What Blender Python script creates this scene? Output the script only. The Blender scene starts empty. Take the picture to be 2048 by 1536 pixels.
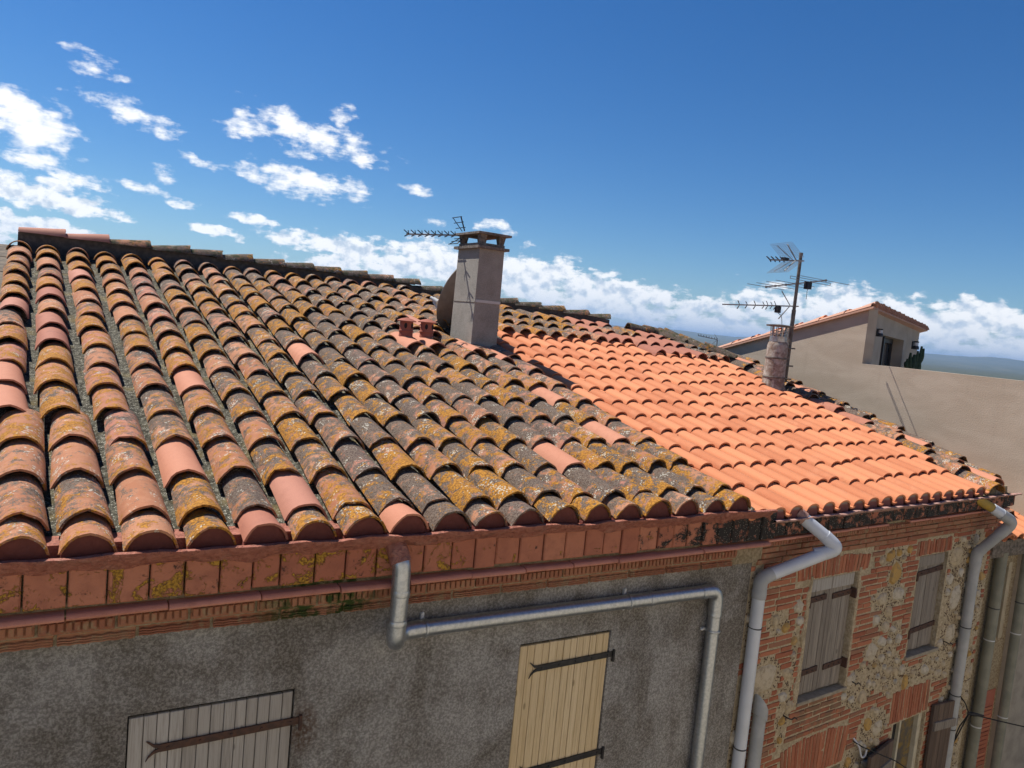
import bpy, math, random
from mathutils import Vector, Matrix, noise as mnoise
random.seed(11)
R = math.radians
sc = bpy.context.scene
col = sc.collection

# ------------------------------------------------------------------ camera
PITCH, ROLL, YAW = R(4.84), R(5.494), R(59.086)
fw = Vector((math.cos(YAW) * math.cos(PITCH), math.sin(YAW) * math.cos(PITCH), -math.sin(PITCH)))
rt = Vector((math.sin(YAW), -math.cos(YAW), 0))
up = rt.cross(fw)
r2 = rt * math.cos(ROLL) + up * math.sin(ROLL)
u2 = -rt * math.sin(ROLL) + up * math.cos(ROLL)
cam_d = bpy.data.cameras.new('camera')
cam = bpy.data.objects.new('camera', cam_d)
col.objects.link(cam)
cam.matrix_world = Matrix(((r2.x, u2.x, -fw.x, 0), (r2.y, u2.y, -fw.y, 0), (r2.z, u2.z, -fw.z, 0), (0, 0, 0, 1)))
cam_d.sensor_width = 36
cam_d.lens = 1500 / 2048 * 36
cam_d.clip_start = 0.05
cam_d.clip_end = 30000
sc.camera = cam

# ------------------------------------------------------------------ light constants
SUN_EL = R(56)
SUN_AZ = R(90 + 32)            # world azimuth of the sun, measured from +X
SKY_STRENGTH = 0.064
SUN_STRENGTH = 5.0
CLOUD_STRENGTH = 0.86
EXPOSURE = 0.42

vs = sc.view_settings
vs.view_transform = 'Standard'
vs.look = 'None'
vs.exposure = EXPOSURE
vs.gamma = 1
vs.use_curve_mapping = False


# ------------------------------------------------------------------ node helpers
class T:
    def __init__(s, tree):
        s.t = tree
        tree.nodes.clear()

    def n(s, typ, ins=None, **attrs):
        nd = s.t.nodes.new(typ)
        for k, v in attrs.items():
            setattr(nd, k, v)
        if ins:
            for k, v in ins.items():
                sock = nd.inputs[k]
                if isinstance(v, bpy.types.NodeSocket):
                    s.t.links.new(v, sock)
                else:
                    sock.default_value = v
        return nd

    def m(s, op, a, b=None, c=None, clamp=False):
        nd = s.t.nodes.new('ShaderNodeMath')
        nd.operation = op
        nd.use_clamp = clamp
        for i, v in enumerate((a, b, c)):
            if v is None:
                continue
            if isinstance(v, bpy.types.NodeSocket):
                s.t.links.new(v, nd.inputs[i])
            else:
                nd.inputs[i].default_value = v
        return nd.outputs[0]

    def ss(s, v, lo, hi, a=0.0, b=1.0):
        nd = s.n('ShaderNodeMapRange', {'Value': v, 'From Min': lo, 'From Max': hi, 'To Min': a, 'To Max': b},
                 interpolation_type='SMOOTHSTEP')
        return nd.outputs[0]

    def noise(s, vec, scale, detail=3.0, rough=0.5, dist=0.0, out=0):
        nd = s.n('ShaderNodeTexNoise', {'Vector': vec, 'Scale': scale, 'Detail': detail, 'Roughness': rough,
                                        'Distortion': dist})
        return nd.outputs[out]

    def mix(s, f, a, b, blend='MIX'):
        nd = s.t.nodes.new('ShaderNodeMix')
        nd.data_type = 'RGBA'
        nd.blend_type = blend
        for k, v in ((0, f), (6, a), (7, b)):
            if isinstance(v, bpy.types.NodeSocket):
                s.t.links.new(v, nd.inputs[k])
            elif k == 0:
                nd.inputs[k].default_value = v
            else:
                nd.inputs[k].default_value = (v[0], v[1], v[2], 1)
        return nd.outputs[2]

    def vscale(s, vec, sc3, loc=(0, 0, 0), rot=(0, 0, 0)):
        return s.n('ShaderNodeMapping', {'Vector': vec, 'Scale': sc3, 'Location': loc, 'Rotation': rot}).outputs[0]


# ------------------------------------------------------------------ world: Nishita sky with procedural clouds
world = bpy.data.worlds.new('World')
sc.world = world
world.use_nodes = True
w = T(world.node_tree)
sky = w.n('ShaderNodeTexSky', sky_type='NISHITA')
sky.sun_disc = False
sky.sun_elevation = SUN_EL
sky.sun_rotation = R(90) - SUN_AZ
sky.altitude = 100
sky.air_density = 1.0
sky.dust_density = 0.1
sky.ozone_density = 2.4
skyc = w.n('ShaderNodeHueSaturation', {'Color': sky.outputs[0], 'Saturation': 1.33, 'Value': 1.0})
skyc = w.n('ShaderNodeMix', {0: 1.0, 6: skyc.outputs[0], 7: (0.68, 0.89, 1.12, 1)}, data_type='RGBA', blend_type='MULTIPLY')
bg_sky = w.n('ShaderNodeBackground', {'Color': skyc.outputs[2], 'Strength': SKY_STRENGTH})

gen = w.n('ShaderNodeTexCoord').outputs['Generated']
sep = w.n('ShaderNodeSeparateXYZ', {0: gen})
az = w.m('MULTIPLY', w.m('ARCTAN2', sep.outputs[1], sep.outputs[0]), 180 / math.pi)
el = w.m('MULTIPLY', w.m('ARCSINE', sep.outputs[2]), 180 / math.pi)
uv = w.n('ShaderNodeCombineXYZ', {0: w.m('MULTIPLY', az, -1), 1: el, 2: 1.0}).outputs[0]
warp = w.n('ShaderNodeTexNoise', {'Vector': uv, 'Scale': 0.55, 'Detail': 3.0}, noise_dimensions='2D').outputs[1]
wv = w.n('ShaderNodeVectorMath', {0: warp, 1: (0.5, 0.5, 0.5)}, operation='SUBTRACT').outputs[0]
wv = w.n('ShaderNodeVectorMath', {0: wv, 1: (2.2, 1.1, 0)}, operation='MULTIPLY').outputs[0]
uvw = w.n('ShaderNodeVectorMath', {0: uv, 1: wv}, operation='ADD').outputs[0]
# the clouds that stand in the sky: azimuth, elevation, half length, half height, tilt, weight (degrees)
CLOUDS = [(88.98, 13.51, 1.96, 0.67, 14.5, 0.75), (90.16, 11.6, 1.12, 0.22, 4.5, 0.4), (93.02, 9.33, 3.37, 1.67, 14.5, 1.25), (86.69, 10.96, 2.97, 0.83, 14.5, 0.85), (75.43, 11.56, 5.55, 1.21, 9.5, 1.0), (79.5, 11.48, 1.94, 0.91, -15.5, 0.8), (73.27, 13.13, 0.94, 0.88, 24.5, 0.75), (75.9, 8.41, 4.97, 1.1, 4.5, 1.0), (82.58, 8.65, 1.44, 0.38, 19.5, 0.75), (92.34, 5.08, 4.78, 0.96, 6.5, 1.1), (90.78, 6.59, 3.73, 0.63, 14.5, 0.9), (79.43, 5.22, 2.2, 0.41, 2.5, 0.8), (81.35, 4.2, 2.16, 0.4, -0.5, 0.8), (67.12, 8.9, 1.73, 0.43, 2.5, 0.75), (92.28, 3.13, 3.69, 0.57, 0.5, 1.1), (85.25, 6.24, 2.98, 0.38, 8.5, 0.75), (61.67, 6.71, 1.66, 0.55, -0.5, 0.9), (56.54, 4.57, 2.06, 0.64, -7.5, 0.85), (66.38, 6.81, 1.46, 0.33, 4.5, 0.55), (84.7, 7.48, 0.94, 0.63, 14.5, 0.5), (75.62, 4.36, 3.16, 0.63, 2.5, 0.9), (71.29, 3.71, 4.72, 1.23, 4.5, 1.1), (66.11, 3.71, 3.53, 1.63, 2.5, 1.2), (58.48, 3.15, 4.14, 1.88, 4.5, 1.2), (51.95, 2.25, 5.97, 1.72, 4.5, 1.15), (44.17, 1.47, 5.03, 1.51, 0.5, 1.05), (40.84, 2.85, 3.83, 1.39, 0.5, 1.0), (36.21, 3.06, 3.15, 1.46, -1.5, 1.2), (32.65, 2.16, 4.77, 1.97, 2.5, 1.2), (28.61, 2.67, 3.29, 1.55, -3.5, 1.2), (24.98, 1.87, 4.49, 1.54, 0.5, 1.15), (45.44, 0.06, 6.55, 0.91, 0.5, 1.0), (29.22, 0.81, 4.86, 0.79, -1.5, 1.0), (74.06, 2.31, 4.3, 0.72, 2.5, 1.0)]
# the same kinds of cloud go on all round the sky
crng = random.Random(3)
for k in range(15):
    a_ = 103 + k * 18.0 + crng.uniform(-5, 5)
    CLOUDS.append((((a_ + 180) % 360) - 180, crng.uniform(1.6, 3.4), crng.uniform(5, 9), crng.uniform(1.4, 2.1), crng.uniform(-3, 5), 1.15))
    if k % 2:
        CLOUDS.append((((a_ + 187) % 360) - 180, crng.uniform(7, 14), crng.uniform(3, 6), crng.uniform(.8, 1.4), crng.uniform(0, 14), .95))
blob = None
for (a, e, la, lb, rot, s_) in CLOUDS:
    cr, sr, ka, kb = math.cos(R(-rot)), math.sin(R(-rot)), 1 / (la * 1.25), 1 / (lb * 1.3)
    d_u = w.n('ShaderNodeVectorMath', {0: uvw, 1: (cr * ka, sr * ka, (a * cr - e * sr) * ka)}, operation='DOT_PRODUCT').outputs['Value']
    d_v = w.n('ShaderNodeVectorMath', {0: uvw, 1: (-sr * kb, cr * kb, (-a * sr - e * cr) * kb)}, operation='DOT_PRODUCT').outputs['Value']
    d2 = w.m('MULTIPLY_ADD', d_u, d_u, w.m('MULTIPLY', d_v, d_v))
    b = w.m('MULTIPLY_ADD', d2, -s_, s_)
    blob = b if blob is None else w.m('MAXIMUM', blob, b)
blob = w.m('MAXIMUM', blob, -0.6)
nv = w.vscale(uv, (0.26, 0.78, 1), rot=(0, 0, R(11)))
f1 = w.n('ShaderNodeTexNoise', {'Vector': nv, 'Scale': 1.6, 'Detail': 9.0, 'Roughness': 0.62}, noise_dimensions='2D').outputs[0]
puffv = w.vscale(uv, (0.8, 1.0, 1))
pf = w.n('ShaderNodeTexNoise', {'Vector': puffv, 'Scale': 0.9, 'Detail': 7.0, 'Roughness': 0.55}, noise_dimensions='2D').outputs[0]
fb = w.m('ADD', w.m('MULTIPLY', f1, 0.6), w.m('MULTIPLY', pf, 0.4))
dens = w.m('MULTIPLY_ADD', w.m('SUBTRACT', fb, 0.5), 3.6, w.m('SUBTRACT', blob, 0.38))
cov = w.ss(dens, -0.10, w.ss(el, 4.0, 8.0, 0.42, 0.80))
# shading of the clouds: bright crowns, grey-blue undersides
puffv2 = w.vscale(uv, (0.8, 1.0, 1), loc=(0.15, 0.5, 0))
pf2 = w.n('ShaderNodeTexNoise', {'Vector': puffv2, 'Scale': 0.9, 'Detail': 7.0, 'Roughness': 0.55}, noise_dimensions='2D').outputs[0]
sh = w.m('ADD', w.m('MULTIPLY', w.m('SUBTRACT', pf, pf2), 2.6), w.m('MULTIPLY_ADD', dens, -0.22, 0.75))
sh = w.ss(sh, 0.0, 0.85)
low = w.ss(el, 0.2, 3.2)
sh = w.m('MULTIPLY', sh, w.m('MULTIPLY_ADD', low, 0.45, 0.55))
sh = w.m('MAXIMUM', sh, w.ss(el, 4.0, 7.0))
cc = w.mix(sh, (0.50, 0.60, 0.72), (1.0, 1.0, 1.0))
bg_cl = w.n('ShaderNodeBackground', {'Color': cc, 'Strength': CLOUD_STRENGTH})
mixs = w.n('ShaderNodeMixShader', {0: w.m('MULTIPLY', cov, 0.96), 1: bg_sky.outputs[0], 2: bg_cl.outputs[0]})
wo = w.n('ShaderNodeOutputWorld', {0: mixs.outputs[0]})
world.cycles.sampling_method = 'MANUAL'
world.cycles.sample_map_resolution = 512

# ------------------------------------------------------------------ sun
sun_d = bpy.data.lights.new('sun', 'SUN')
sun_d.energy = SUN_STRENGTH
sun_d.angle = R(0.53)
sun_d.color = (1.0, 0.955, 0.89)
sun = bpy.data.objects.new('sun', sun_d)
col.objects.link(sun)
sv = Vector((math.cos(SUN_AZ) * math.cos(SUN_EL), math.sin(SUN_AZ) * math.cos(SUN_EL), math.sin(SUN_EL)))
sun.rotation_euler = sv.to_track_quat('Z', 'Y').to_euler()


# ------------------------------------------------------------------ materials
MATS = {}


def new_mat(name):
    m = bpy.data.materials.new(name)
    m.use_nodes = True
    t = T(m.node_tree)
    bs = t.n('ShaderNodeBsdfPrincipled')
    t.n('ShaderNodeOutputMaterial', {0: bs.outputs[0]})
    bs.inputs['Roughness'].default_value = 0.85
    bs.inputs['Specular IOR Level'].default_value = 0.25
    MATS[name] = m
    t.pos = t.n('ShaderNodeNewGeometry').outputs['Position']
    return t, bs


def link(t, bs, colr=None, bump=None, dist=0.004, strength=0.6, rough=None):
    if colr is not None:
        if isinstance(colr, bpy.types.NodeSocket):
            t.t.links.new(colr, bs.inputs['Base Color'])
        else:
            bs.inputs['Base Color'].default_value = (*colr, 1)
    if bump is not None:
        b = t.n('ShaderNodeBump', {'Height': bump, 'Distance': dist, 'Strength': strength})
        t.t.links.new(b.outputs[0], bs.inputs['Normal'])
    if rough is not None:
        if isinstance(rough, bpy.types.NodeSocket):
            t.t.links.new(rough, bs.inputs['Roughness'])
        else:
            bs.inputs['Roughness'].default_value = rough


def fract(t, v, k):
    return t.m('FRACT', t.m('MULTIPLY', v, k))


def rnd_socket(t, attr):
    if attr:
        return t.n('ShaderNodeAttribute', attribute_name='rnd').outputs['Fac']
    return t.n('ShaderNodeObjectInfo').outputs['Random']


def weathered_tile(name, attr=False, lichen=1.0, grime=1.0, moss=0.0):
    t, bs = new_mat(name)
    rn = rnd_socket(t, attr)
    ra, rb, rc, rd = rn, fract(t, rn, 7.31), fract(t, rn, 23.7), fract(t, rn, 61.3)
    off = t.n('ShaderNodeCombineXYZ', {0: t.m('MULTIPLY', rn, 3.0), 1: t.m('MULTIPLY', rb, 5.0), 2: 0.0}).outputs[0]
    p = t.n('ShaderNodeVectorMath', {0: t.pos, 1: off}, operation='ADD').outputs[0]
    px = t.n('ShaderNodeSeparateXYZ', {0: t.pos})
    zone = t.ss(px.outputs[0], 0.1, 2.4)               # greyer towards the chimney
    base = t.mix(ra, (0.38, 0.15, 0.075), (0.50, 0.235, 0.13))
    base = t.mix(t.ss(rb, 0.72, 0.95), base, (0.45, 0.185, 0.125))
    mott = t.noise(p, 18, 4, 0.6)
    base = t.mix(t.ss(mott, 0.35, 0.7, 0, 0.55), base, (0.50, 0.25, 0.14))
    # soot-grey crust
    g1 = t.noise(p, 12.0, 6, 0.66, 0.3)
    g2 = t.noise(p, 95, 3, 0.7)
    amt = t.m('MULTIPLY_ADD', zone, 0.10 * grime, t.m('MULTIPLY_ADD', rc, 0.14, -0.050))
    # rain-washed lower ends carry the lichen, the laps above stay blackened
    ly = t.n('ShaderNodeSeparateXYZ', {0: t.n('ShaderNodeTexCoord').outputs['Object']}).outputs[1]
    lap = 0.0 if attr else t.m('MULTIPLY', t.m('SUBTRACT', ly, 0.24), 0.17)
    amt = t.m('ADD', amt, lap)
    gm = t.ss(t.m('ADD', t.m('ADD', t.m('MULTIPLY', g1, 0.75), t.m('MULTIPLY', g2, 0.40)), amt), 0.585, 0.67)
    grey = t.mix(t.ss(g2, 0.38, 0.62), (0.035, 0.030, 0.025), (0.165, 0.145, 0.115))
    c = t.mix(t.m('MULTIPLY', gm, 0.9 * min(1, grime)), base, grey)
    # ochre lichen
    l1 = t.noise(p, 11.0, 6, 0.68, 0.7)
    l2 = t.noise(p, 70, 3, 0.65)
    la = t.m('MULTIPLY_ADD', rd, 0.16 * lichen, -0.092 + 0.02 * (lichen - 1))
    la = t.m('SUBTRACT', la, t.m('MULTIPLY', lap, 0.7))
    lm = t.ss(t.m('ADD', t.m('ADD', t.m('MULTIPLY', l1, 0.80), t.m('MULTIPLY', l2, 0.26)), la), 0.545, 0.60)
    lic = t.mix(t.ss(l2, 0.36, 0.62), (0.20, 0.085, 0.012), (0.50, 0.225, 0.026))
    c = t.mix(t.m('MULTIPLY', lm, 0.93), c, lic)
    # pale crustose specks
    vo = t.n('ShaderNodeTexVoronoi', {'Vector': p, 'Scale': 55.0, 'Randomness': 1.0})
    sp = t.m('LESS_THAN', vo.outputs['Distance'], t.m('MULTIPLY_ADD', t.ss(t.noise(p, 9, 2), 0.46, 0.70), 0.46, -0.02))
    c = t.mix(t.m('MULTIPLY', sp, 0.75), c, (0.55, 0.52, 0.42))
    if moss:
        ml = t.ss(t.noise(p, 14, 5, 0.65), 0.52 - moss * 0.1, 0.66)
        c = t.mix(ml, c, (0.045, 0.05, 0.018))
    h = t.m('ADD', t.m('MULTIPLY', g2, 0.8), t.m('ADD', t.m('MULTIPLY', lm, 0.45), t.m('MULTIPLY', t.noise(p, 190, 2), 0.5)))
    link(t, bs, c, h, 0.006, 0.85, 0.92)
    return MATS[name]


def clay(name, c1, c2, c3=None, attr=False, bump=0.4, scale=14.0, rough=0.8, dirt=0.0):
    t, bs = new_mat(name)
    rn = rnd_socket(t, attr)
    c = t.mix(rn, c1, c2)
    if c3:
        c = t.mix(t.ss(t.noise(t.pos, scale, 4, 0.6), 0.45, 0.75, 0, 0.7), c, c3)
    if dirt:
        c = t.mix(t.ss(t.noise(t.pos, 6.0, 6, 0.7, 0.5), 0.55, 0.8, 0, dirt), c, (0.06, 0.045, 0.035))
    fine = t.noise(t.pos, 160, 3, 0.6)
    c = t.mix(t.ss(fine, 0.3, 0.75, 0, 0.25), c, tuple(x * 1.35 for x in c2))
    link(t, bs, c, fine, 0.003, bump, rough)
    return MATS[name]


weathered_tile('old_tile')
weathered_tile('old_tile_far', attr=True)
weathered_tile('ridge_old', lichen=0.6, grime=1.6, moss=1.0)
weathered_tile('verge_flat', lichen=0.5, grime=4.0)
clay('clean_tile', (0.47, 0.195, 0.115), (0.53, 0.24, 0.145), (0.44, 0.17, 0.10), scale=22)
clay('pink_tile', (0.41, 0.175, 0.115), (0.46, 0.21, 0.14), (0.36, 0.15, 0.10), dirt=0.45)
clay('dull_tile', (0.34, 0.13, 0.085), (0.40, 0.165, 0.10), (0.28, 0.11, 0.075), dirt=0.6)
clay('new_tile', (0.46, 0.155, 0.068), (0.64, 0.25, 0.115), (0.59, 0.24, 0.12), scale=6, dirt=0.3)
clay('pale_tile', (0.44, 0.24, 0.165), (0.50, 0.29, 0.205), (0.40, 0.20, 0.13), dirt=0.3)
clay('new_tile_far', (0.46, 0.155, 0.068), (0.64, 0.25, 0.115), (0.59, 0.24, 0.12), scale=6, attr=True, dirt=0.3)
clay('red_clay', (0.30, 0.095, 0.06), (0.36, 0.125, 0.08), (0.25, 0.07, 0.05))
clay('lip_clay', (0.50, 0.21, 0.145), (0.56, 0.25, 0.175), (0.42, 0.17, 0.11), dirt=0.5)

# channel tiles full of grit and grey lichen
t, bs = new_mat('channel_grit')
a = t.noise(t.pos, 34, 5, 0.7)
b = t.noise(t.pos, 120, 3, 0.6)
vo = t.n('ShaderNodeTexVoronoi', {'Vector': t.pos, 'Scale': 95.0})
c = t.mix(t.ss(a, 0.35, 0.68), (0.03, 0.027, 0.019), (0.145, 0.135, 0.10))
c = t.mix(t.ss(t.noise(t.pos, 5, 3), 0.5, 0.72, 0, 0.5), c, (0.23, 0.17, 0.06))
c = t.mix(t.m('MULTIPLY', t.m('LESS_THAN', vo.outputs['Distance'], 0.30), t.ss(a, 0.42, 0.6)), c, (0.55, 0.53, 0.45))
link(t, bs, c, t.m('ADD', a, t.m('MULTIPLY', b, 0.5)), 0.012, 0.9, 0.95)

# flat paint-like red membrane of the gutter
t, bs = new_mat('red_membrane')
a = t.noise(t.pos, 26, 6, 0.65, 0.4)
c = t.mix(t.ss(a, 0.3, 0.7), (0.32, 0.105, 0.068), (0.46, 0.185, 0.125))
c = t.mix(t.ss(t.noise(t.pos, 9, 5, 0.7), 0.54, 0.68, 0, 0.6), c, (0.14, 0.065, 0.05))
c = t.mix(t.ss(t.noise(t.pos, 5, 6, 0.75, 0.8), 0.5, 0.7, 0, 0.45), c, (0.42, 0.24, 0.18))
link(t, bs, c, t.m('ADD', a, t.m('MULTIPLY', t.noise(t.pos, 9, 4, 0.6, 1.2), 1.5)), 0.03, 1.0, 0.62)
t, bs = new_mat('pink_membrane')
a = t.noise(t.pos, 26, 6, 0.65, 0.4)
c = t.mix(t.ss(a, 0.3, 0.7), (0.36, 0.19, 0.155), (0.50, 0.31, 0.25))
c = t.mix(t.ss(t.noise(t.pos, 12, 5, 0.7), 0.52, 0.66, 0, 0.75), c, (0.10, 0.06, 0.05))
link(t, bs, c, a, 0.02, 0.8, 0.8)
t, bs = new_mat('plug_paint')
a = t.noise(t.pos, 30, 4, 0.6)
link(t, bs, t.mix(a, (0.10, 0.028, 0.022), (0.19, 0.055, 0.042)), a, 0.01, 0.7, 0.7)
t, bs = new_mat('plug_grey')
a = t.noise(t.pos, 30, 4, 0.6)
px = t.n('ShaderNodeSeparateXYZ', {0: t.n('ShaderNodeTexCoord').outputs['Object']})
c = t.mix(t.ss(px.outputs[2], 0.02, 0.05), (0.22, 0.08, 0.07), (0.30, 0.26, 0.23))
link(t, bs, c, a, 0.01, 0.7, 0.8)


def band(name, dark):
    t, bs = new_mat(name)
    rn = t.n('ShaderNodeObjectInfo').outputs['Random']
    p = t.pos
    c = t.mix(rn, (0.37, 0.13, 0.075), (0.47, 0.19, 0.11))
    c = t.mix(t.ss(t.noise(p, 10, 5, 0.6), 0.4, 0.75, 0, 0.6), c, (0.26, 0.095, 0.06))
    px = t.n('ShaderNodeSeparateXYZ', {0: p})
    l1 = t.noise(p, 6.5, 7, 0.68, 1.0)
    l2 = t.noise(p, 70, 3, 0.6)
    bias = t.ss(px.outputs[0], 1.1, 3.0, 0.07, -0.06)
    lm = t.ss(t.m('ADD', t.m('ADD', l1, t.m('MULTIPLY', l2, 0.25)), bias), 0.70, 0.76)
    c = t.mix(lm, c, t.mix(t.ss(l2, 0.35, 0.62), (0.15, 0.08, 0.015), (0.46, 0.25, 0.035)))
    g = t.noise(p, 9, 6, 0.72, 0.5)
    gx = t.ss(px.outputs[0], 3.0, 4.9, 0.02, 0.26) if not dark else 0.24
    gm = t.ss(t.m('ADD', t.m('ADD', g, t.m('MULTIPLY', l2, 0.2)), gx), 0.72, 0.84)
    vo = t.n('ShaderNodeTexVoronoi', {'Vector': p, 'Scale': 60.0})
    dk = t.mix(t.m('LESS_THAN', vo.outputs['Distance'], 0.22), (0.028, 0.024, 0.020), (0.20, 0.18, 0.15))
    c = t.mix(gm, c, dk)
    h = t.m('ADD', t.m('MULTIPLY', lm, 0.9), t.m('ADD', t.m('MULTIPLY', l2, 0.5), t.m('MULTIPLY', gm, 0.3)))
    link(t, bs, c, h, 0.008, 0.9, 0.85)


band('band_tile', False)
band('band_dark', True)

# cornice bricks and mortar
t, bs = new_mat('cornice_brick')
rn = t.n('ShaderNodeObjectInfo').outputs['Random']
a = t.noise(t.pos, 20, 5, 0.65)
c = t.mix(rn, (0.27, 0.105, 0.06), (0.33, 0.15, 0.085))
c = t.mix(t.ss(a, 0.48, 0.68, 0, 0.75), c, (0.30, 0.225, 0.13))
px = t.n('ShaderNodeSeparateXYZ', {0: t.pos})
gr = t.m('MULTIPLY', t.ss(px.outputs[0], 0.85, 1.15), t.ss(px.outputs[0], 1.75, 1.5))
c = t.mix(t.m('MULTIPLY', gr, t.ss(t.noise(t.pos, 11, 5, 0.7), 0.4, 0.58)), c, (0.035, 0.055, 0.012))
c = t.mix(t.ss(t.noise(t.pos, 7, 5, 0.7), 0.6, 0.75, 0, 0.7), c, (0.06, 0.045, 0.03))
link(t, bs, c, a, 0.01, 0.8, 0.9)
t, bs = new_mat('mortar_old')
a = t.noise(t.pos, 30, 5, 0.65)
px = t.n('ShaderNodeSeparateXYZ', {0: t.pos})
c = t.mix(t.ss(a, 0.3, 0.7), (0.19, 0.145, 0.085), (0.36, 0.29, 0.19))
gr = t.m('MULTIPLY', t.ss(px.outputs[0], 0.85, 1.15), t.ss(px.outputs[0], 1.75, 1.5))
c = t.mix(t.m('MULTIPLY', gr, t.ss(t.noise(t.pos, 11, 5, 0.7), 0.36, 0.55)), c, (0.035, 0.055, 0.012))
link(t, bs, c, a, 0.02, 0.9, 0.95)
t, bs = new_mat('mortar_tan')
a = t.noise(t.pos, 36, 5, 0.7)
c = t.mix(t.ss(a, 0.3, 0.7), (0.33, 0.255, 0.155), (0.58, 0.48, 0.33))
c = t.mix(t.ss(t.noise(t.pos, 4, 4), 0.55, 0.75, 0, 0.5), c, (0.26, 0.20, 0.12))
link(t, bs, c, a, 0.02, 0.9, 0.95)


def brickmat(name, attr):
    t, bs = new_mat(name)
    rn = rnd_socket(t, attr)
    a = t.noise(t.pos, 26, 5, 0.65)
    c = t.mix(rn, (0.29, 0.095, 0.052), (0.43, 0.165, 0.09))
    c = t.mix(t.ss(fract(t, rn, 9.7), 0.8, 0.95, 0, 0.7), c, (0.25, 0.15, 0.095))
    c = t.mix(t.ss(a, 0.5, 0.75, 0, 0.5), c, (0.44, 0.22, 0.135))
    sx = t.n('ShaderNodeSeparateXYZ', {0: t.pos})
    lowz = t.m('MULTIPLY', t.ss(sx.outputs[2], -3.22, -3.28), t.ss(sx.outputs[2], -3.62, -3.56))
    lowx = t.m('MULTIPLY', t.ss(sx.outputs[0], 5.8, 5.95), t.ss(sx.outputs[0], 6.75, 6.6))
    stain = t.m('MULTIPLY', t.m('MULTIPLY', lowz, lowx), t.ss(t.noise(t.pos, 8, 3), 0.35, 0.6))
    c = t.mix(t.m('MULTIPLY', stain, 0.75), c, (0.17, 0.12, 0.075))
    link(t, bs, c, a, 0.008, 0.8, 0.92)


brickmat('brick_red', False)
brickmat('brick_red_far', True)

t, bs = new_mat('field_stone')
rn = t.n('ShaderNodeObjectInfo').outputs['Random']
a = t.noise(t.pos, 22, 6, 0.68, 0.5)
c = t.mix(t.ss(rn, 0.2, 0.8), (0.52, 0.42, 0.28), (0.56, 0.50, 0.40))
c = t.mix(t.ss(fract(t, rn, 13.3), 0.78, 0.9), c, (0.50, 0.31, 0.10))
c = t.mix(t.ss(a, 0.45, 0.7, 0, 0.7), c, (0.26, 0.20, 0.13))
link(t, bs, c, a, 0.02, 0.9, 0.9)
t, bs = new_mat('pebble')
link(t, bs, t.mix(t.noise(t.pos, 25, 3), (0.05, 0.035, 0.025), (0.20, 0.13, 0.085)), None, rough=0.9)

# roughcast grey render
t, bs = new_mat('roughcast_grey')
p = t.pos
f1 = t.noise(p, 62, 6, 0.85)
f2 = t.noise(p, 38, 4, 0.65)
big = t.noise(p, 2.3, 6, 0.66, 0.4)
st = t.noise(t.vscale(p, (2.2, 2.2, 0.7)), 1.6, 5, 0.65)
bg2 = t.noise(p, 0.9, 3, 0.5)
c = t.mix(t.ss(t.m('ADD', t.m('MULTIPLY', big, 0.6), t.m('MULTIPLY', bg2, 0.5)), 0.44, 0.64), (0.27, 0.235, 0.195), (0.58, 0.55, 0.515))
stk = t.noise(t.vscale(p, (5.0, 5.0, 0.5)), 1.0, 5, 0.65)
c = t.mix(t.m('MULTIPLY', t.ss(stk, 0.52, 0.70), t.ss(t.noise(p, 1.2, 2), 0.42, 0.6, 0.0, 0.75)), c, (0.15, 0.13, 0.105))
c = t.mix(t.ss(st, 0.46, 0.70, 0, 0.75), c, (0.19, 0.155, 0.115))
c = t.mix(t.ss(f1, 0.42, 0.62), t.mix(0.55, c, (0.05, 0.045, 0.037)), t.mix(0.30, c, (0.60, 0.57, 0.52)))
sx = t.n('ShaderNodeSeparateXYZ', {0: p})
rx = t.m('SUBTRACT', sx.outputs[0], 1.285)
rz = t.m('MULTIPLY', t.m('ADD', sx.outputs[2], 2.50), 0.55)
rr = t.m('ADD', t.m('POWER', rx, 2), t.m('POWER', rz, 2))
rust = t.m('MULTIPLY', t.ss(rr, 0.012, 0.0), t.ss(f2, 0.35, 0.6))
c = t.mix(t.m('MULTIPLY', rust, 0.8), c, (0.10, 0.045, 0.02))
link(t, bs, c, t.m('ADD', f1, t.m('MULTIPLY', f2, 0.6)), 0.018, 1.0, 0.95)

t, bs = new_mat('roughcast_tan')
p = t.pos
f1 = t.noise(p, 40, 5, 0.7)
c = t.mix(t.ss(f1, 0.3, 0.65), (0.22, 0.155, 0.085), (0.50, 0.41, 0.27))
c = t.mix(t.ss(t.noise(p, 3, 4), 0.5, 0.75, 0, 0.4), c, (0.30, 0.21, 0.13))
link(t, bs, c, f1, 0.03, 1.0, 0.95)

t, bs = new_mat('beige_render')
p = t.pos
a = t.noise(t.vscale(p, (1, 0.8, 2.2)), 1.5, 5, 0.6, 0.4)
b = t.noise(p, 60, 4, 0.6)
c = t.mix(t.ss(a, 0.3, 0.7), (0.385, 0.31, 0.23), (0.46, 0.38, 0.29))
st = t.noise(t.vscale(p, (3, 3, 0.4)), 1.0, 5, 0.65)
c = t.mix(t.ss(st, 0.55, 0.75, 0, 0.35), c, (0.30, 0.24, 0.18))
c = t.mix(t.ss(b, 0.4, 0.7, 0, 0.15), c, (0.34, 0.28, 0.21))
link(t, bs, c, b, 0.006, 0.6, 0.9)

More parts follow.
